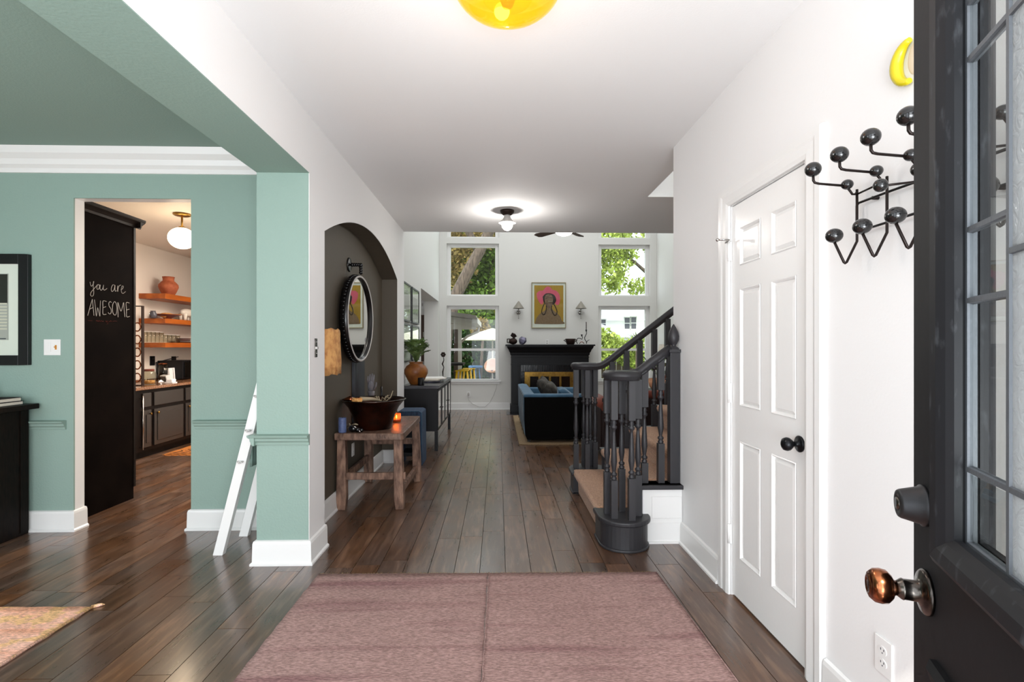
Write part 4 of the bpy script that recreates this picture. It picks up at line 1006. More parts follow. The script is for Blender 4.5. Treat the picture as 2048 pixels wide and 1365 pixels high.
# ================================================================== NICHE: bench table and things on it
TZ = .62
tb = thing('bench_table','rustic weathered wooden bench table standing in the arched niche','table',(-1.0,4.6,0))
m = MB(); pts = []
r_ = random.Random(9)
outl = [(-1.285,4.05),(-.765,4.035),(-.745,4.06),(-.75,4.5),(-.757,4.8),(-.765,5.05),(-.80,5.06),(-1.285,5.06)]
m.prism(outl,'z',TZ-.055,TZ); m.build('top','old_wood_top',tb,bevel=.006)
for (x,y,dx,dy) in ((-1.245,4.13,0,.0),(-.80,4.13,.015,0),(-1.245,4.97,0,0),(-.795,4.97,.02,0)):
    s0, s1 = .036,.032
    lo = [(x+dx-s0,y+dy-s0,0),(x+dx+s0,y+dy-s0,0),(x+dx+s0,y+dy+s0,0),(x+dx-s0,y+dy+s0,0)]
    md = [(x+dx*.7-s0*1.08,y-s0*1.05,.09),(x+dx*.7+s0*1.08,y-s0*1.05,.09),(x+dx*.7+s0*1.08,y+s0*1.05,.09),(x+dx*.7-s0*1.08,y+s0*1.05,.09)]
    hi = [(x-s1,y-s1,TZ-.055),(x+s1,y-s1,TZ-.055),(x+s1,y+s1,TZ-.055),(x-s1,y+s1,TZ-.055)]
    lo = [(a*.86+(x+dx)*.14,b*.86+(y)*.14,c) for a,b,c in lo]
    fs = [(3,2,1,0),(8,9,10,11)]+[(k*4+i,k*4+(i+1)%4,(k+1)*4+(i+1)%4,(k+1)*4+i) for k in range(2) for i in range(4)]
    MB().add(lo+md+hi, fs).build('leg','old_wood',tb,bevel=.005)
for (x0,x1,y0,y1,z) in ((-1.22,-.74,4.115,4.145,.265),(-1.22,-.78,4.955,4.985,.39),(-1.26,-1.23,4.14,4.96,.24),(-.805,-.775,4.14,4.96,.13)):
    MB().box(x0,x1,y0,y1,z-.028,z+.028).build('stretcher','old_wood',tb,bevel=.004)
bw = thing('basin','large flared copper-brown metal basin on the bench table','bowl',(-1.02,4.3,TZ))
bc = (-1.035,4.30,TZ)
MB().lathe([(0,.0),(.135,.0),(.145,.006),(.155,.05),(.172,.11),(.205,.18),(.248,.232),(.262,.240),(.255,.244),(.235,.232),(.195,.185),(.165,.12),(.145,.05),(.13,.015),(0,.012)],bc,44).build('vessel','copper_bowl',bw)
MB().lathe([(.255,.240),(.265,.243),(.258,.248),(.252,.244)],bc,44).build('rolled_rim','nickel_aged',bw)
T = Matrix.Translation((-1.12,4.16,TZ+.232))
rk = thing('dried_flower','dried orange-brown flower head lying in the large basin','dried flower',(-1.12,4.16,TZ+.2))
m = MB()
for k in range(14):
    a = 2*PI*k/14; m.ball((-1.12+.028*math.cos(a),4.10+.024*math.sin(a),TZ+.252+.010*math.sin(3*a)),.016,8,6,(1,1,.8))
m.ball((-1.12,4.10,TZ+.252),.03,10,8,(1,1,.7)); m.build('petals','orange_rock',rk)
MB().tube([(-1.10,4.12,TZ+.262),(-1.02,4.18,TZ+.256),(-.96,4.24,TZ+.235)],[.02,.014,.006],8).build('stem','dried',rk)
MB().tube([(-1.26,4.22,TZ+.238),(-1.2,4.18,TZ+.255),(-1.16,4.2,TZ+.24)],[.02,.026,.018],8).build('seed_pod','copper_aged',rk)
dt = thing('dried_twigs','tangle of pale dried twigs in the right of the basin','dried flower',(-.95,4.3,TZ+.2))
for k in range(7):
    a = r_.random()*6.28; p = Vector((-.97,4.28,TZ+.19)); q = p+Vector((.07*math.cos(a),.07*math.sin(a),.04+.03*r_.random()))
    mid = (p+q)/2+Vector((.03*math.sin(a),.02,.05)); MB().tube([p,mid,q,q+Vector((.01,0,.02))],[.006,.005,.003,.001],6).build('twig','dried',dt)
MB().tube([(-.96,4.3,TZ+.2),(-.90,4.33,TZ+.26),(-.885,4.34,TZ+.31)],[.006,.005,.002],6).build('twig','dried',dt)
cn = thing('pillar_candle','tall slate blue pillar candle on the table beside the basin','candle',(-1.2,4.1,TZ))
MB().lathe([(0,0),(.030,0),(.031,.004),(.031,.112),(.028,.118),(.018,.114),(0,.112)],(-1.235,4.10,TZ),24).build('wax','blue_wax',cn)
m = MB()
for k in range(10): m.lathe([(.0312,.01+k*.010),(.0325,.013+k*.010),(.0312,.016+k*.010)],(-1.235,4.10,TZ),24)
m.build('ribs','blue_wax',cn)
MB().tube([(-1.235,4.10,TZ+.112),(-1.233,4.10,TZ+.124)],.0015,5).build('wick','black_metal',cn)
sk = thing('glass_figurine','glossy black sculpted figurine at the front left of the table','figurine',(-1.15,4.13,TZ))
m = MB().ball((-1.15,4.10,TZ+.030),.030,16,10,(1.2,1,1)).ball((-1.115,4.095,TZ+.022),.022,14,10,(1.2,1,1)).ball((-1.085,4.10,TZ+.018),.018,12,8); m.build('body','black_ball',sk)
MB().tube([(-1.17,4.09,TZ+.045),(-1.14,4.06,TZ+.058),(-1.11,4.06,TZ+.04)],.006,8).tube([(-1.10,4.06,TZ+.03),(-1.08,4.055,TZ+.006)],.005,8).build('silver_trim','chrome',sk)
dw = thing('driftwood','short twig of driftwood behind the black figurine on table','driftwood',(-1.2,4.2,TZ))
MB().tube([(-1.24,4.24,TZ+.015),(-1.19,4.19,TZ+.03),(-1.15,4.17,TZ+.055),(-1.13,4.165,TZ+.05)],[.008,.012,.008,.004],8).build('branch','dried',dw)
MB().tube([(-1.19,4.19,TZ+.028),(-1.20,4.17,TZ+.06)],[.006,.003],6).build('side_twig','dried',dw)
vt = thing('votive_candle','lit tea light in amber glass near the right table edge','candle',(-.93,4.6,TZ))
vc = (-.915,4.64,TZ)
MB().lathe([(0,.006),(.036,.006),(.038,.0),(.040,.01),(.040,.08),(.037,.08),(.036,.014),(0,.012)],vc,26).build('glass_cup','candle_glass',vt)
MB().lathe([(0,.014),(.033,.014),(.033,.032),(0,.032)],vc,20).build('wax','oil_amber',vt)
MB().lathe([(0,.034),(.005,.040),(.006,.050),(0,.068)],vc,10).build('flame','flame',vt)
light('votive_light','POINT',(vc[0],vc[1]-.0,TZ+.062),.55,(1,.5,.18),soft=.012)
# sconce with bark shade
sc_ = thing('wall_sconce','bark-textured half-drum wall sconce at left edge of dark niche','lamp',(NX,3.6,1.27))
n_=22; vs=[]; 
m = MB()
for k,(z,rx,ry) in enumerate(((1.105,.155,.25),(1.18,.158,.25),(1.30,.152,.245),(1.40,.148,.24),(1.425,.145,.235))):
    for i in range(n_+1):
        a = -PI/2+PI*i/n_; vs.append((NX+.002+rx*1.08*math.cos(a)*(1+.03*math.sin(i*2.1+k)), 3.66+ry*math.sin(a), z+.006*math.sin(i*1.7)))
fs = [(k*(n_+1)+i,k*(n_+1)+i+1,(k+1)*(n_+1)+i+1,(k+1)*(n_+1)+i) for k in range(4) for i in range(n_)]
m.add(vs,fs,True).build('shade','bark',sc_,thick=.004)
MB().box(NX,NX+.02,3.56,3.64,1.20,1.33).tube([(NX+.02,3.6,1.25),(NX+.07,3.6,1.25)],.01,8).build('backplate','iron_brown',sc_)
MB().ball((NX+.075,3.6,1.28),.022,12,8).build('bulb','oil_amber',sc_)
# round mirror on beaded bracket
mr_ = thing('round_mirror','round mirror in notched black and grey frame hanging on a bracket','mirror',(-1.24,4.5,1.16))
MC = Vector((-1.2,4.515,1.545)); TM = Matrix.Translation(MC) @ Matrix.Rotation(-.028,4,'Z') @ Matrix.Rotation(PI/2,4,'Y') @ Matrix.Scale(1.165,4)
def lathex(prof, n=56, T=TM): return MB().lathe(prof,(0,0,0),n,T)
lathex([(.303,-.055),(.322,-.055),(.324,.0),(.318,.004)],56).build('outer_rim','black_metal',mr_)
lathex([(.322,.004),(.318,.008),(.311,.008),(.307,.004)],56).build('front_ring','light_grey',mr_)
lathex([(.308,.002),(.300,-.010),(.296,-.018)],56).build('inner_lip','black_metal',mr_)
lathex([(0,-.016),(.300,-.016)],56).build('mirror_plate','mirror_glass',mr_)
lathex([(0,-.05),(.31,-.05)],56).build('backing','black_metal',mr_)
m = MB()
for k in range(70):
    a = 2*PI*k/70; c = TM @ Vector((.325*math.cos(a),.325*math.sin(a),-.03)); m.ball(c,.0075,6,4,(2.6,1,1))
m.build('beading','black_metal',mr_)['kind'] = 'stuff'
br = thing('mirror_bracket','black beaded right-angle bracket with round wall plate, above the mirror','bracket',(NX,4.5,1.98))
yb = 4.50; zb = 2.015; xc_ = -1.195
TB = Matrix.Translation((NX,yb,zb)) @ Matrix.Rotation(PI/2,4,'Y')
MB().lathe([(0,0),(.062,0),(.062,.008),(.055,.012),(0,.012)],(0,0,0),30,TB).build('wall_plate','black_metal',br)
MB().tube([(NX+.01,yb,zb),(xc_,yb,zb)],.010,8).tube([(xc_,yb,zb+.008),(xc_,yb,1.93)],.010,8).build('arm_rod','black_metal',br)
for k in range(5): MB().ball((NX+.03+k*.019,yb,zb),.0165,10,8).build('bead','black_metal',br)
for k in range(4): MB().ball((xc_,yb,zb-.005-k*.021),.0165,10,8).build('bead','black_metal',br)
# dark board, sculpted hand, candlestick
db_ = thing('dark_board','tall dark blue-grey wooden board leaning in niche behind the mirror','board',(-1.25,4.9,TZ))
yq = atX(719,740,-1.235).y
MB().prism([(NX+.002,yq-.02),(NX+.027,yq-.02),(NX+.029,yq+.32),(NX+.004,yq+.32)],'z',TZ,1.36).build('plank','dark_board',db_,bevel=.004)
MB().prism([(NX+.0272,yq+.02),(NX+.031,yq+.02),(NX+.033,yq+.28),(NX+.0285,yq+.28)],'z',TZ+.05,1.30).build('inset_panel','dark_board',db_)
hp = atX(741,790,-1.17); hs_ = thing('hand_sculpture','grey sculpted hand standing upright behind the basin','sculpture',(hp.x,4.78,TZ))
hx_, hy_ = atY(743,790,4.78).x, 4.78
MB().lathe([(0,0),(.05,0),(.046,.012),(0,.012)],(hx_,hy_,TZ),20).build('base','grey_clay',hs_)
m = MB().tube([(hx_,hy_,TZ+.01),(hx_,hy_,TZ+.12),(hx_-.002,hy_,TZ+.20),(hx_-.004,hy_,TZ+.27)],[.033,.027,.025,.034],14)
m.ball((hx_-.006,hy_,TZ+.315),.042,14,10,(.75,.45,1.35)); m.build('forearm_and_palm','grey_clay',hs_)
for k,(dx,L_,bend) in enumerate(((-.030,.065,.010),(-.014,.085,.006),(.003,.090,.0),(.018,.080,-.004))):
    MB().tube([(hx_+dx,hy_,TZ+.345),(hx_+dx*1.05,hy_-bend,TZ+.345+L_*.5),(hx_+dx*1.0+.004,hy_-bend*2,TZ+.345+L_*.95)],[.0095,.0085,.005],8).build('finger','grey_clay',hs_)
MB().tube([(hx_+.022,hy_,TZ+.285),(hx_+.042,hy_-.005,TZ+.315),(hx_+.046,hy_-.008,TZ+.35)],[.012,.010,.006],8).build('thumb','grey_clay',hs_)
cs = thing('candlestick','dark ornate candlestick holding a black taper at rear of table','candlestick',(-1.1,4.95,TZ))
cx_ = atY(763,790,4.92).x
MB().lathe([(0,0),(.045,0),(.04,.012),(.012,.02),(.009,.05),(.02,.062),(.009,.075),(.008,.11),(.018,.12),(.010,.128),(0,.13)],(cx_,4.92,TZ),18).build('stem','iron_brown',cs)
MB().cyl((cx_,4.92,TZ+.13),.010,.17,12,.009).build('taper','black_metal',cs)
for a in range(5): MB().tube([(cx_,4.92,TZ+.10),(cx_+.03*math.cos(a*1.257),4.92+.03*math.sin(a*1.257),TZ+.115),(cx_+.038*math.cos(a*1.257),4.92+.038*math.sin(a*1.257),TZ+.14)],[.006,.005,.002],6).build('leaf_scroll','iron_brown',cs)
# denim waterfall stool
st = thing('waterfall_stool','blue denim-covered waterfall stool between bench table and sideboard','stool',(-.97,5.75,0))
prof = [(-1.10,0),(-1.10,.585),(-1.075,.60),(-.86,.60),(-.83,.585),(-.825,.0),(-.875,.0),(-.88,.545),(-1.05,.55),(-1.055,0)]
MB().prism(prof,'y',5.60,5.93).build('frame','denim',st,bevel=.006)
MB().tube([(-1.10,5.598,.59),(-.86,5.598,.598),(-.832,5.598,.58),(-.828,5.598,.02)],.004,6).build('piping','blue_velvet',st)
MB().box(-1.05,-.885,5.63,5.91,.10,.14).build('lower_shelf','black_furniture',st)
MB().box(-1.05,-.885,5.88,5.91,.14,.54).build('back_panel','black_furniture',st)
# ================================================================== SIDEBOARD
sb = thing('sideboard','black metal and glass sideboard with mirrored fronts along left living wall','cabinet',(-.96,7.2,0))
X0,X1,Y0,Y1,Z0,Z1 = -1.185,-.745,6.40,8.12,.245,.775
MB().box(X0,X1-.01,Y0,Y1,Z0,Z1).build('body','black_furniture',sb,bevel=.002)
MB().box(X0-.005,X1+.006,Y0-.012,Y1+.012,Z1,Z1+.04).build('top','sideboard_top',sb,bevel=.003)
for (x,y) in ((X0+.02,Y0+.02),(X1-.025,Y0+.02),(X0+.02,Y1-.02),(X1-.025,Y1-.02)): MB().box(x-.02,x+.02,y-.02,y+.02,0,Z0).build('leg','black_furniture',sb)
nD = 4; dw_ = (Y1-Y0)/nD
for k in range(nD):
    a = Y0+dw_*k+.008; b = a+dw_-.016
    fr_ = MB().box(X1-.01,X1,a,a+.022,Z0+.01,Z1-.01).box(X1-.01,X1,b-.022,b,Z0+.01,Z1-.01).box(X1-.01,X1,a+.022,b-.022,Z0+.01,Z0+.035).box(X1-.01,X1,a+.022,b-.022,Z1-.035,Z1-.01).build('cabinet_front','black_furniture',sb)
    MB().box(X1-.008,X1-.005,a+.022,b-.022,Z0+.035,Z1-.035).build('mirrored_pane','mirror_glass',fr_)
    ye = b-.012 if k%2==0 else a+.012
    MB().box(X1,X1+.004,ye-.006,ye+.006,Z0+.03,Z1-.03).tube([(X1+.012,ye-.03,.50),(X1+.012,ye+.03,.50)],.005,6).box(X1,X1+.012,ye-.004,ye+.004,.495,.505).build('latch','iron_brown',fr_)
ST = Z1+.04
bp = thing('plant_pot','round brown clay pot on the near left end of sideboard','pot',(-1.05,6.6,ST))
bc = (-1.055,6.62,ST)
MB().lathe([(0,0),(.07,0),(.08,.01),(.115,.07),(.148,.14),(.150,.19),(.12,.24),(.085,.262),(.08,.275),(.088,.285),(.078,.285),(.07,.26),(0,.24)],bc,30,wob=.015).build('vessel','brown_pot',bp)
MB().lathe([(.08,.28),(.09,.284),(.088,.292),(.078,.288)],bc,30).build('rim','brown_pot',bp)
def leafy(name,label,cat,c,n,rad,h,mt,leaf,seed,group=None,stemm='leaf_green'):
    t = thing(name,label,cat,c,group=group); rr = random.Random(seed); base = Vector(c)
    for k in range(n):
        a = 2.4*k+rr.random(); f = .25+.75*rr.random(); hh = h*(.45+.55*rr.random())
        tip = base+Vector((rad*f*math.cos(a),rad*f*math.sin(a),hh)); mid = base.lerp(tip,.5)+Vector((0,0,.03))
        lf = MB(); d = (tip-base); d.z *= .3; d.normalize(); side = d.cross(Vector((0,0,1))).normalized(); up = side.cross(d)
        L_ = leaf*(.8+.5*rr.random()); W_ = L_*(.6 if leaf < .1 else .25)
        vs = []; 
        for i in range(6):
            u = i/5; wdt = W_*math.sin(PI*min(.97,u*.9+.07))
            p = tip+d*L_*u+up*(.25*L_*math.sin(PI*u))*(1 if k%2 else -.2)
            vs += [p-side*wdt+up*wdt*.3, p, p+side*wdt+up*wdt*.3]
        fs = []
        for i in range(5): fs += [(i*3,i*3+1,i*3+4,i*3+3),(i*3+1,i*3+2,i*3+5,i*3+4)]
        lf.add(vs,fs,True); lf.tube([base,mid,tip],.003,5); lf.build('leaf',mt,t)
    return t
leafy('potted_plant','leafy green plant growing in the brown clay pot on sideboard','plant',(bc[0],bc[1],ST+.27),58,.14,.26,'leaf_green',.075,21)
mc_ = thing('candle_jar','short black cylindrical candle jar at the front of the sideboard','candle',(-.94,6.5,ST))
cxx = atY(842,765,6.45).x
MB().lathe([(0,0),(.038,0),(.040,.004),(.040,.095),(.037,.095),(.036,.01),(0,.01)],(cxx,6.45,ST),22).build('jar','black_furniture',mc_)
MB().lathe([(0,.07),(.036,.07),(0,.071)],(cxx,6.45,ST),22).build('wax','black_metal',mc_)
def stack(name,label,cat,c,dx,dy,h,rz,mt,cov):
    t = thing(name,label,cat,c,rz,world=False)
    MB().box(-dx/2,dx/2,-dy/2,dy/2,.002,h-.002).build('pages',mt,t)
    m = MB().box(-dx/2-.002,dx/2+.002,-dy/2-.002,dy/2+.002,0,.002).box(-dx/2-.002,dx/2+.002,-dy/2-.002,dy/2+.002,h-.002,h); m.build('cover',cov,t); return t
tr = thing('tray','round silvery tray under the papers on the sideboard','tray',(-.95,7.15,ST))
MB().lathe([(0,.002),(.14,.0),(.16,.014),(.165,.014),(.145,.0),(0,0)],(-.95,7.1,ST),30).build('dish','pewter',tr)
MB().lathe([(.158,.012),(.168,.015),(.160,.018)],(-.95,7.1,ST),30).build('rim','chrome',tr)
stack('magazine','grey magazine lying on the round tray, under the newspapers','magazine',(-.95,7.12,ST+.018),.27,.34,.012,.1,'paper2','light_grey')
stack('newspaper','folded cream newspaper in the middle of the sideboard pile','newspaper',(-.95,7.16,ST+.031),.36,.52,.014,-.12,'paper','paper')
stack('newspaper','topmost cream paper stack slightly turned on sideboard pile','newspaper',(-.92,7.18,ST+.046),.33,.45,.010,.2,'paper','mat_board')
mf = thing('metal_flower','tall brown iron flower on twisted stem at far sideboard end','sculpture',(-.84,7.9,ST))
fx, fy = atY(886,745,7.90).x, 7.90
MB().lathe([(0,0),(.035,0),(.03,.01),(.008,.02),(0,.02)],(fx,fy,ST),16).build('base','iron_brown',mf)
MB().tube([(fx,fy,ST+.015),(fx-.004,fy,ST+.10),(fx+.012,fy,ST+.17),(fx-.010,fy,ST+.22),(fx+.014,fy,ST+.28),(fx+.004,fy,ST+.34)],[.006,.010,.006,.012,.006,.005],8).build('twisted_stem','iron_brown',mf)
for k in range(6):
    a = k*PI/3; MB().ball((fx+.004+.022*math.cos(a),fy-.008,ST+.365+.022*math.sin(a)),.018,10,8,(1,.35,1)).build('petal','iron_brown',mf)
# wall pictures (facing +X) and fixture
def pict(y0,y1,z0,z1,label,mt='print_white'):
    t = thing('framed_picture',label,'picture',(-1.21,(y0+y1)/2,z0),group='black framed pictures on the left living wall')
    x = -1.21; w_=.022; d=.03
    MB().box(x,x+d,y0,y0+w_,z0,z1).box(x,x+d,y1-w_,y1,z0,z1).box(x,x+d,y0+w_,y1-w_,z0,z0+w_).box(x,x+d,y0+w_,y1-w_,z1-w_,z1).build('frame','frame_black',t)
    MB().box(x+.002,x+.018,y0+w_,y1-w_,z0+w_,z1-w_).build('mat_board','mat_board',t)
    MB().box(x+.018,x+.020,y0+.11,y1-.11,z0+.13,z1-.13).build('print',mt,t)
    MB().box(x+.0235,x+.0245,y0+w_,y1-w_,z0+w_,z1-w_).build('glazing','pane_glass',t)
pict(6.45,7.02,1.63,2.13,'upper near picture in thin black frame on left living wall','light_grey')
pict(7.10,7.72,1.63,2.13,'upper far picture in thin black frame on left living wall','light_grey')
pict(6.45,7.02,1.10,1.60,'lower near picture in black frame behind the potted plant','paper2')
pict(7.10,7.72,1.10,1.60,'lower far picture in black frame behind the potted plant','paper2')
lsw = thing('light_switch','white switch plate beside the brown door past the living opening','light switch',(-1.55,10.6,2.1))
p = atY(845,610,10.6)
MB().box(p.x-.05,p.x+.05,10.59,10.6,p.z-.09,p.z+.09).build('cover_plate','trim_white',lsw,bevel=.002)
MB().box(p.x-.012,p.x+.012,10.582,10.59,p.z-.03,p.z+.03).build('rocker','light_grey',lsw)
# ================================================================== FIREPLACE
fp_ = thing('fireplace','black painted fireplace surround with mantel and brass screen, back wall','fireplace',(1.04,10.3,0))
xc = 1.04; yf = 10.20; hw = .775
MB().box(xc-.89,xc+.89,yf-.10,BY-.002,1.315,1.345).build('mantel_shelf','mantel_black',fp_,bevel=.006)
mo = [(0,1.13),(.012,1.13),(.018,1.16),(.02,1.18),(.035,1.20),(.05,1.24),(.075,1.275),(.085,1.30),(.085,1.315),(0,1.315)]
m = MB(); loops = []
for a,z in mo[1:9]: loops.append([(xc-hw-a,BY-.002,z),(xc-hw-a,yf-a,z),(xc+hw+a,yf-a,z),(xc+hw+a,BY-.002,z)])
vs = [p for l in loops for p in l]; fs = [(k*4+i,k*4+i+1,(k+1)*4+i+1,(k+1)*4+i) for k in range(len(loops)-1) for i in range(3)]
m.add(vs,fs).build('crown_moulding','mantel_black',fp_)
MB().box(xc-hw,xc+hw,yf,BY-.002,.94,1.315).build('frieze','mantel_black',fp_)
MB().box(xc-hw-.012,xc+hw+.012,yf-.012,yf,1.085,1.10).build('frieze_bead','mantel_black',fp_,bevel=.003)
MB().box(xc-hw-.01,xc+hw+.01,yf-.008,yf,.935,.96).build('frieze_bead','mantel_black',fp_)
for s in (-1,1):
    a = xc+s*hw; b = xc+s*(hw-.19)
    MB().box(a,b,yf,BY-.002,0,.94).build('pilaster','mantel_black',fp_)
    MB().box(min(a,b)+.035,max(a,b)-.035,yf-.006,yf,.16,.90).build('pilaster_panel','mantel_black',fp_,bevel=.003)
    MB().box(a+s*.018,b-s*.01,yf-.02,BY-.002,0,.13).build('plinth','mantel_black',fp_,bevel=.004)
# tile slips around the opening
m0,m1 = xc-hw+.19, xc+hw-.19
MB().box(m0,m1,yf+.05,BY-.002,0,.94).build('tile_backing','mantel_black',fp_)
nt_ = 24; tw_ = (m1-m0)/nt_
for k in range(nt_): MB().box(m0+tw_*k+.003,m0+tw_*(k+1)-.003,yf+.035,yf+.05,.80,.936).build('tile','tile_black',fp_)
for s in (0,1):
    for k in range(12):
        xx = m0 if s == 0 else m1-.075
        MB().box(xx+.002,xx+.073,yf+.035,yf+.05,.015+k*.065,.075+k*.065).build('tile','tile_black',fp_)
bx0,bx1 = m0+.075,m1-.075
MB().box(bx0,bx1,yf+.02,yf+.05,.725,.795).box(bx0,bx0+.09,yf+.02,yf+.05,.05,.725).box(bx1-.09,bx1,yf+.02,yf+.05,.05,.725).box(bx0+.09,bx1-.09,yf+.02,yf+.05,.05,.10).build('brass_frame','brass',fp_,bevel=.003)
for k in range(4):
    w4 = (bx1-bx0-.18)/4; a = bx0+.09+w4*k
    f_ = MB().box(a+.002,a+.02,yf+.022,yf+.04,.10,.725).box(a+w4-.02,a+w4-.002,yf+.022,yf+.04,.10,.725).box(a+.02,a+w4-.02,yf+.022,yf+.04,.10,.12).box(a+.02,a+w4-.02,yf+.022,yf+.04,.705,.725).build('screen_frame','brass',fp_)
    MB().box(a+.02,a+w4-.02,yf+.032,yf+.036,.12,.705).build('glass_panel','firebox_glass',f_)
hb = struct(MB().box(xc-hw-.1,xc+hw+.1,yf-.45,yf-.022,0,.006).build('trim_8','tile_black'))
MT = 1.345; MY = 10.32
# mantel objects
w1 = thing('sculpture','dark bronze sculpture of looping form at left end of mantel','sculpture',(.41,MY,MT))
q = lambda px,py: atY(px,py,MY)
def P3(l,y=MY): return [Vector((atY(a,b,y).x,y,atY(a,b,y).z)) for a,b in l]
sx = atY(1023,690,MY).x
MB().ball((sx+.03,MY,MT+.065),.07,16,10,(1.25,.8,.92)).build('body','iron_brown',w1)
MB().tube([(sx+.04,MY,MT+.10),(sx+.05,MY,MT+.15),(sx+.0,MY,MT+.19),(sx+.015,MY,MT+.215),(sx+.06,MY,MT+.20),(sx+.085,MY,MT+.15)],[.03,.028,.028,.026,.024,.03],10).build('looped_neck','rust_dark',w1)
MB().tube([(sx-.03,MY,MT+.11),(sx-.085,MY,MT+.11),(sx-.085,MY,MT+.04),(sx-.03,MY,MT+.03)],.012,8).build('handle_loop','iron_brown',w1)
w2 = thing('candle_holder','faceted lavender-grey candle holder second from left on mantel','candle holder',(.55,MY,MT))
wx = atY(1045,690,MY).x
T = Matrix.Translation((wx,MY,MT+.075)) @ Matrix.Rotation(.35,4,'Y')
ph = [(-.03,-.075),(.05,-.075),(.078,0),(.03,.07),(-.01,.078),(-.075,.02)]
MB().lathe([(.03,-.075),(.066,-.03),(.078,.02),(.05,.075)],(0,0,0),6,T,smooth=False).build('facets','pewter',w2,thick=.006)
MB().lathe([(0,-.07),(.05,-.06),(0,-.05)],(0,0,0),6,T,smooth=False).build('base','pewter',w2)
w4_ = thing('bowl','small brown iron pot with two ear handles on mantel right','pot',(1.5,MY,MT))
wx = atY(1141,690,MY).x
MB().lathe([(0,0),(.07,0),(.085,.02),(.10,.08),(.105,.115),(.098,.118),(.092,.08),(.07,.02),(0,.015)],(wx,MY,MT),24).build('vessel','iron_brown',w4_)
for s in (-1,1): MB().tube([(wx+s*.095,MY,MT+.06),(wx+s*.135,MY,MT+.085),(wx+s*.10,MY,MT+.10)],.009,8).build('handle','iron_brown',w4_)
w5 = thing('candelabra','sinuous black iron candelabra with taper at right end of mantel','candelabra',(1.72,MY,MT))
def tb_(pl,r): return MB().tube([Vector((v.x,MY,max(v.z,MT+.003))) for v in [q(*p) for p in pl]],r,8)
tb_([(1155,688),(1153,684),(1153,680),(1156,677),(1160,677),(1164,679),(1165,676),(1164,672)],.008).build('short_arm','black_metal',w5)
tb_([(1173,688),(1173,684),(1170,680),(1169,676),(1171,672),(1173,668),(1173,663)],.008).build('tall_arm','black_metal',w5)
tb_([(1173,686),(1175,682),(1179,680)],.006).build('leaf_spur','black_metal',w5)
tb_([(1159,688),(1161,685),(1164,684),(1167,686),(1168,688)],.007).build('foot_loop','copper_aged',w5)
for (a,b) in ((1163.5,671.5),(1172.5,662)):
    v = q(a,b); MB().lathe([(0,0),(.008,0),(.022,.04),(.018,.042),(0,.02)],(v.x,MY,v.z-.02),14).build('candle_cup','black_metal',w5)
v = q(1172.5,660); MB().tube([(v.x,MY,v.z),(v.x,MY,v.z+.16)],.008,8).build('taper','iron_brown',w5)
def outletY(px,py,y,label):
    v = atY(px,py,y); t = thing('wall_outlet',label,'outlet',(v.x,y,v.z))
    MB().box(v.x-.038,v.x+.038,y-.008,y,v.z-.06,v.z+.06).build('cover_plate','trim_white',t,bevel=.002)
    for dz in (.022,-.022): MB().box(v.x-.015,v.x+.015,y-.010,y-.008,v.z+dz-.014,v.z+dz+.014).build('socket','light_grey',t)
    return v
outletY(1094,685,BY,'white outlet on back wall above middle of mantel')
v = outletY(937,789,BY,'white outlet low on back wall under left window')
cd_ = thing('power_cord','thin grey cord drooping from outlet to left window sill','cord',(v.x,BY-.02,v.z))
MB().tube([Vector((p.x,BY-.03,p.z)) for p in [atY(a,b,BY) for a,b in ((937,790),(937,800),(945,808),(958,814),(970,814),(980,805),(988,790),(993,775),(994,768))]],.004,6).build('cable','light_grey',cd_)
MB().box(v.x-.018,v.x+.018,BY-.045,BY-.0105,v.z-.02,v.z+.02).build('plug','light_grey',cd_)
# portrait
pr = thing('framed_portrait','framed portrait print of a woman in pink hat on yellow, above mantel','picture',(1.05,BY,1.68))
x0,x1,z0,z1 = .692,1.408,1.683,2.633
frame_onY(pr,x0,x1,z0,z1,BY,.016,.035,'frame_oak',.05)
ax0,ax1,az0,az1 = x0+.058,x1-.053,z0+.097,z1-.060
yy = BY-.019
MB().box(ax0,ax1,yy,yy+.003,az0,az1).build('yellow_backdrop','yellow_print',pr)
S3 = 11.375
def pshape(pts,nm,mt,lay,sm=True):
    l = smooth_(pts+[pts[0]],4)[:-1] if sm else pts
    P_ = [atY(1040+a/S3,550+b/S3,BY-.03) for a,b in l]
    m = MB().prism([(p.x,p.z) for p in P_],'y',yy-.0012*lay,yy-.0012*lay+.001)
    return m.build(nm,mt,pr)
pshape([(335,1120),(370,1000),(440,900),(540,830),(620,770),(700,760),(800,840),(900,930),(950,1040),(985,1120)],'sweater','sweater',1)
pshape([(380,420),(440,365),(520,360),(560,310),(620,265),(690,285),(740,340),(820,360),(885,430),(915,540),(900,640),(860,690),(800,650),(780,480),(640,420),(540,470),(530,640),(480,670),(420,590),(385,500)],'hat','pink',2)
pshape([(515,500),(580,430),(680,420),(780,460),(825,560),(800,640),(740,680),(600,680),(540,620)],'hair','hair_dark',3)
pshape([(560,540),(590,460),(680,440),(740,490),(750,590),(730,680),(700,740),(640,770),(600,720),(570,640)],'face','skin_brown',4)
for nm,l in (('braid',[(560,650),(520,730),(495,830),(510,890),(545,905),(580,860),(600,760),(600,700)]),('braid',[(760,650),(810,740),(845,840),(820,910),(780,915),(740,850),(715,760),(725,700)])):
    P_ = [atY(1040+a/S3,550+b/S3,BY-.03) for a,b in smooth_(l,4)]
    MB().tube([Vector((p.x,yy-.006,p.z)) for p in P_],.010,6).build(nm,'hair_dark',pr)
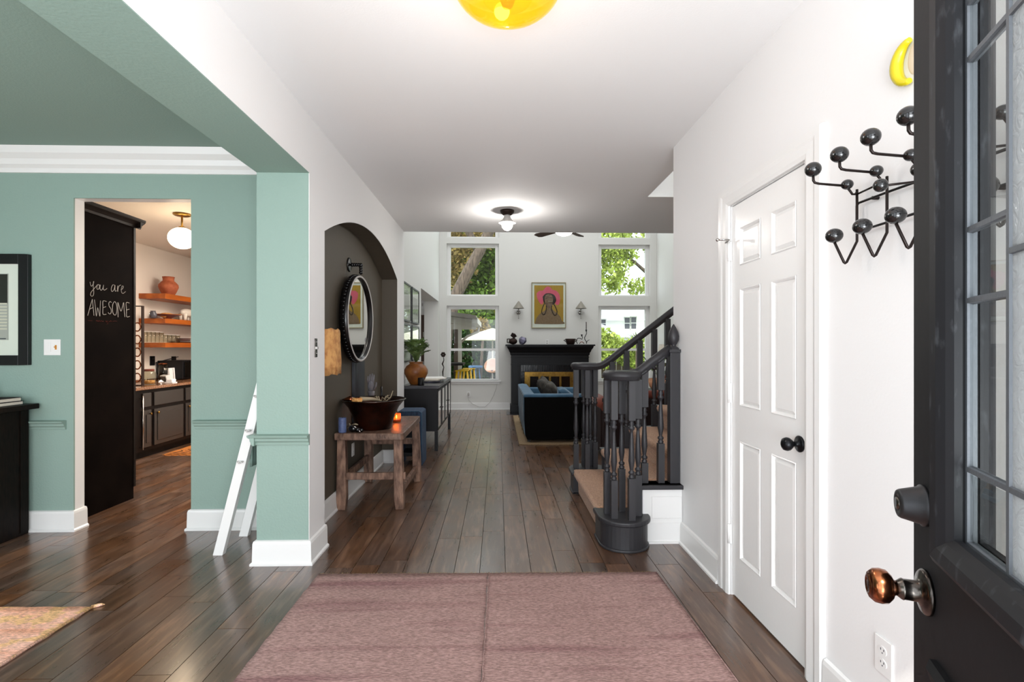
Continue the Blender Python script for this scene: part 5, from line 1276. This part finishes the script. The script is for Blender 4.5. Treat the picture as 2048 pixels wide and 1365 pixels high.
for nm,l in (('eye_line',[(575,545),(620,540)]),('eye_line',[(680,520),(735,530)]),('mouth_line',[(640,600),(690,605),(745,600)])):
    P_ = [atY(1040+a/S3,550+b/S3,BY-.03) for a,b in l]
    MB().tube([Vector((p.x,yy-.0065,p.z)) for p in P_],.004,5).build(nm,'hair_dark' if nm=='eye_line' else 'paper',pr)
MB().box(x0+.016,x1-.016,BY-.034,BY-.0325,z0+.016,z1-.016).build('glazing','pane_glass',pr)
# sconces
for px,nm in ((1037,'left'),(1161,'right')):
    v = atY(px,625,BY-.06); t = thing('wall_sconce','chrome wall sconce with grey cone shade to the %s of portrait' % nm,'lamp',(v.x,BY,1.85))
    xs2 = v.x
    MB().lathe([(0,0),(.035,0),(.046,.02),(.035,.045),(0,.05)],(0,0,0),20,Matrix.Translation((xs2,BY,2.005))@Matrix.Rotation(PI/2,4,'X')).build('wall_plate','chrome',t)
    MB().tube([(xs2,BY-.05,2.0),(xs2,BY-.10,2.0),(xs2,BY-.10,2.09)],.007,8).tube([(xs2,BY-.10,2.0),(xs2,BY-.10,1.90)],.004,6).ball((xs2,BY-.10,1.885),.012,8,6).build('arm','chrome',t)
    MB().lathe([(.115,0),(.012,.145),(0,.15)],(xs2,BY-.125,2.085),28).build('shade','sconce_grey',t)
    MB().ball((xs2,BY-.10,2.11),.022,10,8).build('bulb','paper',t)
# ================================================================== LIVING ROOM FURNITURE
jr_ = thing('living_rug','tan jute rug under the blue sofa','rug',(1.2,8.2,0))
MB().box(.285,2.0,6.76,9.6,0,.012).build('weave','jute',jr_,bevel=.003)
MB().tube([(.285,9.6,.008),(.285,6.76,.008),(2.0,6.76,.008)],.009,6).build('binding','jute',jr_)
sf = thing('blue_sofa','blue velvet sofa with dark end panel, seen from its near end','sofa',(.8,7.8,0))
def rbox(x0,x1,y0,y1,z0,z1,nm,mt,b=.03,seg=3,par=None): return MB().box(x0,x1,y0,y1,z0,z1).build(nm,mt,par or sf,bevel=b,seg=seg,smooth=True)
m = MB(); pr_ = [(.345,.655),(.42,.665),(.50,.655),(.52,.30),(.52,.06),(.395,.045),(.365,.10),(.35,.30)]
m.prism(pr_,'y',6.95,8.85); m.build('back','blue_velvet',sf,bevel=.012)
m = MB(); ep = [(.355,.625),(1.35,.625),(1.36,.06),(.395,.045),(.37,.10),(.355,.30)]
m.prism(ep,'y',6.865,6.985); m.build('end_panel','sofa_dark',sf,bevel=.012, label='black end panel of the sofa')
rbox(.345,1.37,6.86,7.0,.618,.66,'arm_top','blue_velvet',.016)
rbox(.50,1.36,8.72,8.87,.05,.60,'far_arm','blue_velvet',.03)
rbox(.50,1.34,7.0,8.72,.10,.30,'seat_base','blue_velvet',.01)
for k in range(2): rbox(.53,1.36,7.01+k*.855,7.86+k*.855,.30,.44,'seat_cushion','blue_velvet',.04)
for k in range(6): MB().tube([(.343,7.05+k*.32,.64),(.35,7.05+k*.32,.10)],.003,5).build('channel_seam','sofa_dark',sf)
for (x,y) in ((.42,6.95),(1.28,6.95),(.42,8.78),(1.28,8.78)): MB().box(x-.02,x+.02,y-.02,y+.02,.012,.06).build('leg','black_furniture',sf)
def pillow(c, s, rot, mt, label, name='throw_pillow'):
    t = thing(name,label,'pillow',(c[0],c[1],c[2]-s*.45)); T = Matrix.Translation(c) @ rot
    m = MB(); n = 10; vs = []; 
    for side in (1,-1):
        for i in range(n+1):
            for j in range(n+1):
                u,v = 2*i/n-1, 2*j/n-1; h = .10*s/.45*((1-u**4)*(1-v**4))**.5
                k_ = 1-.06*(1-abs(u))*abs(v)-.06*(1-abs(v))*abs(u)
                vs.append(T @ Vector((u*s/2*k_, side*h, v*s/2*k_)))
    N = n+1; fs = []
    for sd in (0,1):
        o = sd*N*N
        for i in range(n):
            for j in range(n): fs.append((o+i*N+j,o+(i+1)*N+j,o+(i+1)*N+j+1,o+i*N+j+1))
    m.add(vs,fs,True).build('cushion',mt,t)
    MB().tube([T@Vector((a*s/2,0,b*s/2)) for a,b in ((-1,-1),(1,-1),(1,1),(-1,1))],.006,6,closed=True).build('piping',mt,t)
pillow((.76,8.25,.63),.36,Matrix.Rotation(R(-28),4,'Y')@Matrix.Rotation(R(70),4,'Z'),'pillow_dark','dark patterned pillow leaning at the far end of blue sofa')
pillow((.84,7.75,.61),.36,Matrix.Rotation(R(-35),4,'Y')@Matrix.Rotation(R(80),4,'Z'),'pillow_dark','dark patterned pillow nearer the arm of blue sofa')
pillow((1.0,7.42,.58),.34,Matrix.Rotation(R(-50),4,'Y')@Matrix.Rotation(R(85),4,'Z'),'blue_velvet','blue velvet pillow lying lowest on the blue sofa')
rs = thing('rust_sofa','rust velvet sofa behind the staircase, back towards the entry','sofa',(2.2,6.3,0))
MB().box(1.22,3.1,5.88,5.98,.06,.70).build('back_panel','rust_dark',rs,bevel=.01)
MB().tube([(1.24,5.95,.735),(3.08,5.95,.735)],.055,14).build('top_roll','rust_velvet',rs)
MB().box(1.22,3.1,5.98,6.70,.06,.42).build('seat_base','rust_velvet',rs,bevel=.02)
for k in range(2): MB().box(1.40+k*.76,2.14+k*.76,6.06,6.71,.42,.54).build('seat_cushion','rust_velvet',rs,bevel=.04,seg=3,smooth=True)
for x in (1.20,2.94):
    MB().box(x,x+.18,5.96,6.70,.06,.58).build('arm','rust_dark',rs,bevel=.01); MB().tube([(x+.09,5.92,.60),(x+.09,6.72,.60)],.09,14).build('arm_roll','rust_velvet',rs)
for (x,y) in ((1.28,5.94),(3.0,5.94),(1.28,6.65),(3.0,6.65)): MB().box(x-.025,x+.025,y-.025,y+.025,0,.06).build('leg','dark_wood',rs)
# plants and pots by right window
tbl = thing('side_table','dark round side table holding pots below the right window','table',(2.95,9.6,0))
MB().cyl((2.42,7.9,.60),.36,.03,28).build('top','dark_wood',tbl)
for a in range(3): MB().tube([(2.42+.1*math.cos(a*2.1),7.9+.1*math.sin(a*2.1),.60),(2.42+.28*math.cos(a*2.1),7.9+.28*math.sin(a*2.1),0.01)],.018,8).build('leg','dark_wood',tbl)
def at(px,y): return atY(px,700,y).x
pp = thing('planter','squat pink clay planter on the round side table','planter',(at(1320,7.85),7.85,.63))
MB().lathe([(0,0),(.12,0),(.16,.06),(.18,.16),(.17,.17),(.15,.16),(.13,.05),(0,.03)],(at(1320,7.85),7.85,.63),24).build('vessel','peach',pp)
MB().lathe([(.165,.165),(.183,.17),(.17,.178)],(at(1320,7.85),7.85,.63),24).build('rim','peach',pp)
leafy('potted_plant','spiky green plant in the pink planter by right window','plant',(at(1320,7.85),7.85,.78),22,.22,.30,'leaf_green',.20,33)
p2 = thing('vase','yellow glazed vase left of the pink planter','vase',(at(1286,7.8),7.8,.63))
MB().lathe([(0,0),(.04,0),(.075,.05),(.07,.10),(.03,.15),(.035,.18),(.03,.18),(0,.05)],(at(1286,7.8),7.8,.63),20).build('vessel','oil_amber',p2)
MB().lathe([(.03,.178),(.037,.182),(.032,.186)],(at(1286,7.8),7.8,.63),20).build('lip','oil_amber',p2)
lp = thing('table_lamp','lamp with pleated cream drum shade standing by right window','lamp',(at(1336,8.7),8.7,.6))
lxx = at(1336,8.7)
MB().cyl((lxx,8.7,.60),.10,.02,20).lathe([(.03,.02),(.06,.12),(.05,.22),(.015,.30),(.012,.50)],(lxx,8.7,.60),20).build('base','rust_velvet',lp)
m = MB(); vs=[]; n=48
for k,z in ((0,1.12),(1,1.34)):
    for i in range(n): a = 2*PI*i/n; rr = (.17-.03*k)*(1+.04*(i%2)); vs.append((lxx+rr*math.cos(a),8.7+rr*math.sin(a),z))
m.add(vs,[(i,(i+1)%n,n+(i+1)%n,n+i) for i in range(n)]).build('pleated_shade','paper',lp,thick=.003)
tb2 = thing('lamp_table','small dark square table under the pleated lamp','table',(lxx,8.7,0))
MB().box(lxx-.2,lxx+.2,8.5,8.9,.57,.60).build('top','dark_wood',tb2)
for a,b in ((-.17,8.53),(.17,8.53),(-.17,8.87),(.17,8.87)): MB().box(lxx+a-.02,lxx+a+.02,b-.02,b+.02,0,.57).build('leg','dark_wood',tb2)
# ================================================================== STAIRCASE
sr = thing('staircase','staircase with tan carpet and charcoal balustrades rising to the right','staircase',(1.2,4,0))
YF, YK = 3.37, 4.62
xr = [.70,.94,1.19,1.44,1.69,1.94,2.19,2.44,2.69,2.94]; rise = .193
for k in range(9):
    z0 = rise*k; z1 = rise*(k+1); nx = xr[k+1] if k+1 < len(xr) else 3.2
    x0 = xr[k]; ya, yb_ = (YF+.10,YK-.10)
    # dark tread ends
    if k > 0:
        for (a,b) in (((YF,ya),) if k == 1 else ())+((yb_,YK),):
            if a == YF: nx = 1.218
            MB().box(x0-.02,nx+.005 if a != YF else 1.218,a-(.018 if a==YF else 0),b+(.018 if b==YK else 0),z1-.03,z1).build('tread_end','charcoal_paint',sr,bevel=.004)
            MB().box(x0,nx,a,b,0 if k else 0,z1-.03).build('riser_end','charcoal_paint' if b==YK else 'trim_white',sr)
        if k == 1: MB().box(x0+.001,x0+.012,YF-.004,YF+.1,z0,z1-.03).build('riser_face','charcoal_paint',sr)
    nx = xr[k+1] if k+1 < len(xr) else 3.2
    ca = ya if k <= 1 else YF+.15; cb2 = yb_ if k else YK-.10
    pc_ = [(x0+.012,z0),(x0+.004,z1-.06),(x0-.022,z1-.045),(x0-.034,z1-.02),(x0-.028,z1+.002),(x0-.008,z1+.012),(nx+.02,z1+.012),(nx+.02,z0)]
    if k == 0:
        # first carpeted step, front edge follows straight line
        MB().prism(pc_,'y',YF+.12,YK-.06).build('carpeted_step','carpet',sr,bevel=.012)
    else: MB().prism(pc_,'y',ca,cb2).build('carpeted_step','carpet',sr,bevel=.012)
# starter bullnose, front and back
def starter(cx,cy,r,s,nm):
    def outline(o):
        pts = []
        for i in range(19):
            a = (PI+PI*i/18) if s < 0 else (PI-PI*i/18)
            pts.append((cx+(r+o)*math.cos(a), cy+(r+o)*math.sin(a)))
        pts = pts+[(cx+r+o,cy-s*.16),(cx-r-o,cy-s*.16)]
        return pts
    b_ = MB().prism(outline(0),'z',0.0,.163).build(nm,'charcoal_paint',sr)
    MB().prism(outline(.018),'z',.163,.195).build('bullnose_tread','charcoal_paint',b_,bevel=.010,seg=3)
    MB().prism(outline(.010),'z',0,.018).build('shoe_moulding','charcoal_paint',b_,bevel=.006)
starter(.825,3.35,.155,-1,'starter_step'); starter(.82,4.66,.155,1,'starter_step')
# white side panel
MB().box(.955,1.219,YF-.012,YF,.0,.355).build('side_panel','trim_white',sr)
MB().box(1.015,1.215,YF-.018,YF-.012,.165,.310).build('raised_panel','trim_white',sr,bevel=.004)
MB().box(.955,1.219,YF-.018,YF-.012,.0,.135).build('skirt_board','trim_white',sr,bevel=.003)
MB().box(.955,1.219,YF-.026,YF-.018,.0,.016).build('shoe_moulding','trim_white',sr)
MB().box(.92,1.222,YF-.036,YF+.09,.358,.386).build('nosing_cap','charcoal_paint',sr,bevel=.006)
def baluster(x,y,z0,zb,zt,z1,w=.042):
    m = MB(); h = w/2
    m.box(x-h,x+h,y-h,y+h,z0,zb); m.box(x-h,x+h,y-h,y+h,zt,z1)
    L_ = zt-zb; p = lambda f: f*L_
    pr = [(h*.75,0),(h*.95,.012),(h*.6,.022),(h*.95,.032),(h*.98,.040),(h*.5,.050),(h*.55,.056),(h*.98,.30*L_),(h*.80,.5*L_),(h*.5,L_-.085),(h*.48,L_-.066),(h*.95,L_-.056),(h*1.0,L_-.045),(h*.55,L_-.034),(h*.9,L_-.024),(h*.6,L_-.012),(h*.8,L_)]
    pr = sorted(pr,key=lambda t:t[1]); pr2 = pr
    m.lathe(pr2,(x,y,zb),12); return m
for (x,y,zb,zt) in ((.725,3.385,.47,.86),(.748,3.285,.44,.83),(.832,3.425,.48,.85),(.852,3.245,.46,.83),(.918,3.335,.46,.83)):
    baluster(x,y,.195,zb,zt,1.085).build('baluster','charcoal_paint',sr)
for (x,z0,zb,zt,z1) in ((.985,.386,.52,.895,1.14),(1.095,.386,.65,1.01,1.235)):
    baluster(x,3.42,z0,zb,zt,z1).build('baluster','charcoal_paint',sr)
rp = [(-.030,0),(-.032,.014),(-.024,.030),(-.010,.038),(.010,.038),(.024,.030),(.032,.014),(.030,0),(.020,-.008),(.022,-.022),(-.022,-.022),(-.020,-.008)]
def volute(cx,cy,r,s,rail_y):
    pts = []
    for i in range(34):
        t = i/33; a = (PI/2*s) + s*(2.15*PI)*t; rr = r*(1-.62*max(0,t-.55)/.45) if t > .55 else r
        pts.append((cx+rr*math.cos(a), cy+rr*math.sin(a), 1.105))
    return list(reversed(pts))
f_ = volute(.812,3.322,.100,1,3.42)
path = f_+[(.88,3.42,1.105),(.93,3.42,1.112),(.97,3.42,1.135),(1.02,3.42,1.175),(1.08,3.42,1.219),(1.165,3.42,1.282)]
MB().sweep(path,rp,True).cyl((.812,3.322,1.083),.05,.060,20).build('handrail','charcoal_paint',sr)
# rear handrail
f_ = volute(.80,4.66,.105,-1,4.555)
path = f_+[(.88,4.555,1.115),(.93,4.555,1.125),(1.0,4.555,1.17),(1.10,4.555,1.25),(1.6,4.555,1.635),(2.4,4.555,2.25)]
path = [(a,b,c+.012 if i < len(f_) else c) for i,(a,b,c) in enumerate(path)]
MB().sweep(path,rp,True).cyl((.80,4.66,1.095),.05,.058,20).build('handrail','charcoal_paint',sr)
for (x,y,zb,zt) in ((.708,4.62,.42,.84),(.72,4.72,.42,.84),(.80,4.76,.44,.84),(.86,4.74,.43,.84),(.885,4.64,.43,.84),(.80,4.57,.43,.84)):
    baluster(x,y,.195,zb,zt,1.09).build('baluster','charcoal_paint',sr)
for k,(x,tr_) in enumerate(((1.02,1),(1.15,1),(1.27,2),(1.40,2),(1.52,3),(1.65,3),(1.77,4),(1.90,4))):
    z0 = rise*(tr_+1); rz_ = 1.17+.769*(x-1.0)-.02
    baluster(x,4.555,z0,z0+.20,rz_-.30,rz_,.045).build('baluster','charcoal_paint',sr)
nw = MB().box(1.150,1.216,3.387,3.453,.386,1.262).build('newel_post','charcoal_paint',sr,bevel=.003)
MB().box(1.142,1.219,3.379,3.461,1.262,1.282).lathe([(.038,1.282),(.034,1.292),(.018,1.302),(.016,1.310),(.024,1.322),(.034,1.345),(.036,1.37),(.030,1.40),(.016,1.43),(.003,1.452)],(1.183,3.42,0),20).build('finial','charcoal_paint',nw,label='flame-shaped turned finial')
kn = thing('wall_ornament','tiny pale pink ceramic hook on the wall edge behind newel','ornament',(1.22,3.5,.78))
MB().tube([(1.222,3.50,.775),(1.205,3.44+.04,.785),(1.190,3.48,.780),(1.185,3.48,.77)],[.012,.014,.012,.006],10).build('hook','pale_skin',kn)
MB().ball((1.222,3.50,.775),.014,10,8).build('base','pale_skin',kn)
# ================================================================== GARDEN
GZ = -.10
struct(bx(-3,5,BY+.16,16,GZ-.05,GZ-.01).build('patio_base','deck'))
dk = setting('deck', (0,13,GZ))
for k in range(34):
    y = BY+.2+k*.155; MB().box(-3,1.6,y,y+.148,GZ-.01,GZ+.02).build('deck_board','deck',dk)
struct(bx(-30,40,10.8,90,GZ-.2,GZ-.06).build('lawn','grass'))
def leafcloud(mb, c, rad, n, size, rr, squash=1, hollow=.4):
    for k in range(n):
        a = rr.random()*2*PI; u = rr.random()*2-1; s = (1-u*u)**.5; r = (hollow+(1-hollow)*rr.random())
        p = Vector((c[0]+rad[0]*r*s*math.cos(a), c[1]+rad[1]*r*s*math.sin(a), c[2]+rad[2]*r*u))
        d = Vector((rr.random()-.5,rr.random()-.5,rr.random()-.6)).normalized(); q = d.cross(Vector((rr.random()-.5,rr.random()-.5,rr.random()-.5))).normalized()
        L_ = size*(.6+.8*rr.random()); mb.v += [p-d*L_*.5, p+q*L_*.28, p+d*L_*.5, p-q*L_*.28]; o = len(mb.v)-4; mb.f.append((o,o+1,o+2,o+3)); mb.sm.append(False)
def foliage(name, mt, par, clumps, n, size, seed, local=None):
    rr = random.Random(seed); m = MB()
    tot = sum(c[3]*c[4]*c[5] for c in clumps)
    for (x,y,z,a,b,c) in clumps: leafcloud(m,(x,y,z),(a,b,c),int(n*a*b*c/tot),size,rr)
    me = bpy.data.meshes.new(name); me.from_pydata(m.v,[],m.f); at_ = me.attributes.new('tone','FLOAT','POINT')
    vals = []
    for i in range(len(m.f)): v_ = rr.random(); vals += [v_]*4
    at_.data.foreach_set('value', vals); me.materials.append(M[mt]); me.update()
    o = bpy.data.objects.new(name, me); C.objects.link(o); o['kind'] = 'stuff'; MW[o.name] = Matrix()
    if par: o.parent = par; o.matrix_local = MW[par.name].inverted()
    return o
tr1 = thing('leaning_tree','big oak with thick leaning bark trunk outside upper left window','tree',(-2.0,17,GZ-.06))
yT = 17.0
tp = [atY(896,640,yT),atY(915,585,yT),atY(938,540,yT),atY(958,505,yT),atY(975,470,yT),atY(1000,420,yT)]
tp = [Vector((-1.9,17,GZ-.06)),Vector((-1.85,17,.8))]+[Vector((p.x,yT,p.z)) for p in tp]
MB().tube(tp,[.30,.26,.22,.20,.19,.18,.17,.15],14).build('trunk','bark_tree',tr1)
MB().tube([tp[5],tp[5]+Vector((-.8,.3,1.6)),tp[5]+Vector((-1.6,.4,2.6))],[.14,.10,.05],8).build('branch','bark_tree',tr1)
foliage('crown','leaves_rust',tr1,[(-2.2,19.5,4.6,1.5,1.2,1.4),(-1.5,19.5,5.9,2.0,1.2,1.2)],5200,.17,41)
tr2 = thing('garden_tree','dense green tree filling the left windows behind leaning trunk','tree',(-.4,21,GZ-.06))
MB().tube([(-.4,21,GZ),(-.4,21,2),(-.2,21,5)],[.25,.2,.1],10).build('trunk','bark_tree',tr2)
foliage('crown','leaves_olive',tr2,[(-.6,21.5,3.6,2.6,1.2,2.2),(.4,21.0,5.4,1.6,1.2,1.6),(-2.2,21.8,6.4,2.4,1.2,1.6),(-.2,20.2,2.6,1.5,1,1.2)],15000,.20,42)
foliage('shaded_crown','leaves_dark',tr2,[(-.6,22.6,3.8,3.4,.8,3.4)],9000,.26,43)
tr3 = thing('garden_tree','loose yellow-green tree against white sky in the right windows','tree',(5.0,19,GZ-.06))
MB().tube([(6.6,19.8,GZ),(6.5,19.6,2.4),(5.9,19.4,4.4),(5.4,19.2,5.8)],[.2,.15,.1,.05],10).build('trunk','bark_tree',tr3)
MB().tube([(6.1,19.5,3.8),(5.2,19.3,4.5),(4.2,19.2,5.2)],[.09,.06,.03],8).build('branch','bark_tree',tr3)
foliage('crown','leaves_lime',tr3,[(4.05,19,5.3,.95,.8,1.1),(4.2,19,4.0,.7,.7,.8),(4.9,19.3,5.0,.5,.6,.8),(5.3,19,3.55,.6,.6,.35),(5.6,19,5.3,.4,.5,.5),(4.2,19,6.5,1.3,.8,.5)],5200,.17,44)
hg = thing('hedge','dark green garden hedge behind the parasol','hedge',(0,18,GZ-.06))
MB().tube([(-3,18.2,GZ),(-3,18.2,.8)],.05,6).tube([(.5,18.2,GZ),(.5,18.2,.8)],.05,6).build('stems','bark_tree',hg)
foliage('leaves','leaves_dark',hg,[(-1.2,18.0,1.1,2.2,.6,1.1),(.8,18.0,1.0,1.2,.6,1.0)],9000,.13,45)
sh = thing('flowering_bush','round yellow-rust bush above the cream parasol','bush',(-.6,16.6,GZ-.06))
bb_ = atY(960,655,16.6)
MB().tube([(bb_.x,16.6,GZ),(bb_.x+.1,16.6,bb_.z-.2)],[.06,.04],8).build('stem','bark_tree',sh)
foliage('leaves','leaves_rust',sh,[(bb_.x,16.6,bb_.z,.34,.3,.34)],700,.12,46)
bs = thing('garden_shrub','bright lime shrubs below the neighbour roof, right window','shrub',(4,18,GZ-.06))
MB().tube([(4,18,GZ),(4,18,.8)],.05,6).build('stem','bark_tree',bs)
foliage('leaves','leaves_lime',bs,[(3.7,18,1.25,.7,.5,.75),(4.9,18.2,1.1,.8,.5,.6)],3600,.15,47)
pa = thing('palm','spiky yucca palm in front of neighbour house','palm',(5.2,18,GZ-.06))
px_ = atY(1275,690,17.0).x
MB().tube([(px_,17.0,GZ),(px_,17.0,1.45)],[.08,.06],8).build('stem','bark_tree',pa)
for k in range(22):
    a = k*2.4; e = .2+.9*((k*37)%22)/22; d = Vector((math.cos(a)*math.cos(e),math.sin(a)*math.cos(e),math.sin(e)))
    p = Vector((px_,17.0,1.45)); s_ = d.cross(Vector((0,0,1))).normalized()*.022
    MB().add([p-s_,p+s_,p+d*.3+s_,p+d*.3-s_,p+d*.55-Vector((0,0,.06))],[(0,1,2,3),(3,2,4)]).build('frond','leaf_green',pa)
fe = thing('garden_fence','dark wooden board fence behind the hedge','fence',(0,18.9,GZ-.06))
for k in range(46):
    x = -3.2+k*.2; MB().box(x,x+.19,18.9,18.93,GZ-.06,1.3).build('board','fence_wood',fe)
MB().box(-3.2,6.0,18.93,18.97,.2,.3).box(-3.2,6.0,18.93,18.97,1.0,1.1).build('fence_rail','fence_wood',fe)
# patio cover with post and gutter
pc3 = thing('patio_cover','patio roof corner with grey beams, gutter and post at left window','patio cover',(-2,13.6,GZ))
yP = 13.2
def V(px,py,y): return atY(px,py,y)
c0 = V(955,650,yP)
MB().prism([(c0.x+.06,c0.z+.02),(c0.x+.06,c0.z+.10),(-3.2,c0.z+.50),(-3.2,c0.z+.40)],'y',BY+.25,yP+.3).build('roof','porch_roof',pc3)
MB().box(c0.x-.02,c0.x+.09,BY+.3,yP+.3,c0.z-.06,c0.z+.06).build('gutter','porch_beam',pc3)
for k in range(4): MB().prism([(c0.x,c0.z-.06),(c0.x,c0.z+.02),(-3.2,c0.z+.39),(-3.2,c0.z+.31)],'y',BY+.6+k*.6,BY+.68+k*.6).build('beam','porch_beam',pc3)
MB().box(-3.2,c0.x-.03,yP-.06,yP+.06,c0.z-.12,c0.z+.02).build('header_beam','porch_beam',pc3)
a = V(908,700,yP).x; b = V(921,700,yP).x
MB().box(a,b-.06,yP-.06,yP+.06,GZ+.02,c0.z-.12).build('post','porch_post',pc3)
MB().box(b-.06,b+.03,yP-.06,yP+.02,GZ+.02,c0.z-.12).build('downpipe','porch_beam',pc3)
MB().tube([(b,yP,c0.z-.45),(b+.18,yP,c0.z-.30),(c0.x+.02,yP,c0.z-.18),(c0.x+.03,yP,c0.z-.05)],.035,10).build('gutter_elbow','porch_beam',pc3)
# outdoor bar, stools
br_ = thing('bar_table','dark slatted outdoor bar table under the patio cover','table',(-1.6,12.9,GZ))
MB().box(-2.6,V(928,700,12.4).x,12.0,12.9,.86,.91).build('top','dark_wood',br_)
for k in range(7): MB().box(-2.4+k*.19,-2.27+k*.19,12.1,12.14,GZ+.02,.86).build('slat','fence_wood' if k%2 else 'frame_black',br_)
sy = 12.3
for k,(px,lab) in enumerate(((924,'nearest yellow metal stool outside the left window'),(931,'middle yellow metal stool outside the left window'),(938,'farthest yellow metal stool outside the left window'))):
    yk = sy+.42*k; xx = V(px,740,yk).x+.0
    t = thing('bar_stool',lab,'stool',(xx,yk,GZ+.02),group='yellow metal stools on the deck')
    zt_ = V(px,741-2.0*k,yk).z
    MB().box(xx-.16,xx+.16,yk-.16,yk+.16,zt_-.02,zt_).build('seat','stool_yellow',t,bevel=.012)
    for sx_ in (-1,1):
        for sy_ in (-1,1):
            MB().tube([(xx+sx_*.12,yk+sy_*.12,zt_-.02),(xx+sx_*.19,yk+sy_*.19,GZ+.025)],.018,6).build('leg','stool_yellow',t)
    MB().tube([(xx-.15,yk-.15,.35),(xx+.15,yk-.15,.35),(xx+.15,yk+.15,.35),(xx-.15,yk+.15,.35)],.01,6,closed=True).build('foot_ring','stool_yellow',t)
bsx = V(951,732,14.6); t = thing('garden_stool','pale blue round garden stool beside the yellow stools','stool',(bsx.x,14.6,GZ+.02))
MB().cyl((bsx.x,14.6,bsx.z-.06),.20,.06,20).build('seat','blue_stool',t)
for a in range(4): MB().tube([(bsx.x+.1*math.cos(a*1.57),14.6+.1*math.sin(a*1.57),bsx.z-.06),(bsx.x+.17*math.cos(a*1.57),14.6+.17*math.sin(a*1.57),GZ+.025)],.014,6).build('leg','blue_stool',t)
ub = thing('parasol','open cream canvas garden parasol outside the left window','parasol',(0,15,GZ))
uy = 15.2; ux = V(985,700,uy).x; uz = V(985,657,uy).z; uz0 = V(985,681,uy).z
m = MB(); n=8; vs=[(ux,uy,uz)]; 
for i in range(n): a = 2*PI*(i+.5)/n; vs.append((ux+.62*math.cos(a),uy+.62*math.sin(a),uz-.18))
for i in range(n): a = 2*PI*(i+.5)/n; vs.append((ux+1.05*math.cos(a),uy+1.05*math.sin(a),uz0))
m.add(vs,[(0,1+i,1+(i+1)%n) for i in range(n)]+[(1+i,9+i,9+(i+1)%n,1+(i+1)%n) for i in range(n)]).build('canopy','canvas_cream',ub,thick=.006)
MB().tube([(ux,uy,GZ+.02),(ux,uy,uz-.02)],.022,8).build('pole','porch_beam',ub)
MB().cyl((ux,uy,GZ+.02),.22,.08,20).build('base','far_window',ub)
for i in range(n): a = 2*PI*(i+.5)/n; MB().tube([(ux,uy,uz-.03),(ux+1.0*math.cos(a),uy+1.0*math.sin(a),uz0)],.008,5).build('rib','porch_beam',ub)
ch = thing('basket_chair','peach rounded basket chair on the deck beside parasol pole','chair',(0,14.2,GZ))
cc = V(981,729,14.2); T = Matrix.Translation((cc.x+.04,14.2,cc.z-.04)) @ Matrix.Rotation(R(-30),4,'Y') @ Matrix.Rotation(R(55),4,'X')
MB().lathe([(0,-.20),(.09,-.19),(.16,-.12),(.20,-.02),(.21,.03)],(0,0,0),24,T).build('shell','peach',ch,thick=.02)
for a in range(3): MB().tube([(cc.x+.04,14.2,cc.z-.15),(cc.x+.04+.25*math.cos(a*2.1),14.2+.25*math.sin(a*2.1),GZ+.025)],.014,6).build('leg','black_metal',ch)
# neighbouring house
nh = thing('neighbour_house','white two-storey neighbour house with grey shingle roofs, right window','house',(8,30,GZ))
yH = 30.0
def W3(px,py,y=yH): return atY(px,py,y)
wl = W3(1200,640); wr_ = W3(1330,640)
MB().box(wl.x-.4,wr_.x+1,yH,yH+5,GZ-.06,W3(1200,641).z).build('wall','far_white',nh)
eh = W3(1200,640).z; 
MB().add([(wl.x-1,yH-.5,eh),(wr_.x+1.5,yH-.5,eh+.5),(wr_.x+1.5,yH+4,eh+2.2),(wl.x-1,yH+4,eh+1.9),(wl.x-1,yH-.5,eh+.12),(wr_.x+1.5,yH-.5,eh+.62),(wr_.x+1.5,yH+4,eh+2.4),(wl.x-1,yH+4,eh+2.1)],((0,1,2,3),(7,6,5,4),(0,4,5,1),(1,5,6,2),(3,7,4,0))).build('roof','shingle',nh)
MB().add([(wl.x-1,yH-.52,eh-.02),(wr_.x+1.5,yH-.52,eh+.48),(wr_.x+1.5,yH-.52,eh+.66),(wl.x-1,yH-.52,eh+.16),(wl.x-1,yH-.48,eh-.02),(wr_.x+1.5,yH-.48,eh+.48),(wr_.x+1.5,yH-.48,eh+.66),(wl.x-1,yH-.48,eh+.16)],((0,1,2,3),(7,6,5,4),(3,2,6,7),(0,4,5,1))).build('fascia','far_white',nh)
for a,b,c,d in ((1249,1259,636,658),(1262,1272,635,658),(1202,1211,640,655)):
    p,q_ = W3(a,c),W3(b,d)
    f_ = MB().box(p.x-.06,q_.x+.06,yH-.04,yH,q_.z-.06,p.z+.06).build('window','far_white',nh)
    MB().box(p.x,q_.x,yH-.05,yH-.041,q_.z,(p.z+q_.z)/2-.02).build('pane','far_window',f_); MB().box(p.x,q_.x,yH-.05,yH-.041,(p.z+q_.z)/2+.02,p.z).build('pane','far_window',f_)
p = [W3(1199,646,27),W3(1199,676,27),W3(1262,676,27)]
MB().add([(p[0].x-1,27,p[1].z),(p[2].x+.3,27,p[2].z),(p[0].x-1,29.9,p[0].z+.4),(p[0].x,29.9,p[0].z+.3),(p[2].x+.2,29.9,p[2].z)],((0,1,4,3,2),)).box(p[0].x-1,p[2].x+.3,27,27.05,p[2].z-.12,p[2].z).build('lower_roof','shingle',nh,thick=.05)
MB().box(p[0].x-1,p[2].x,27.3,29.9,GZ-.06,p[2].z-.12).build('lower_wall','far_white',nh)
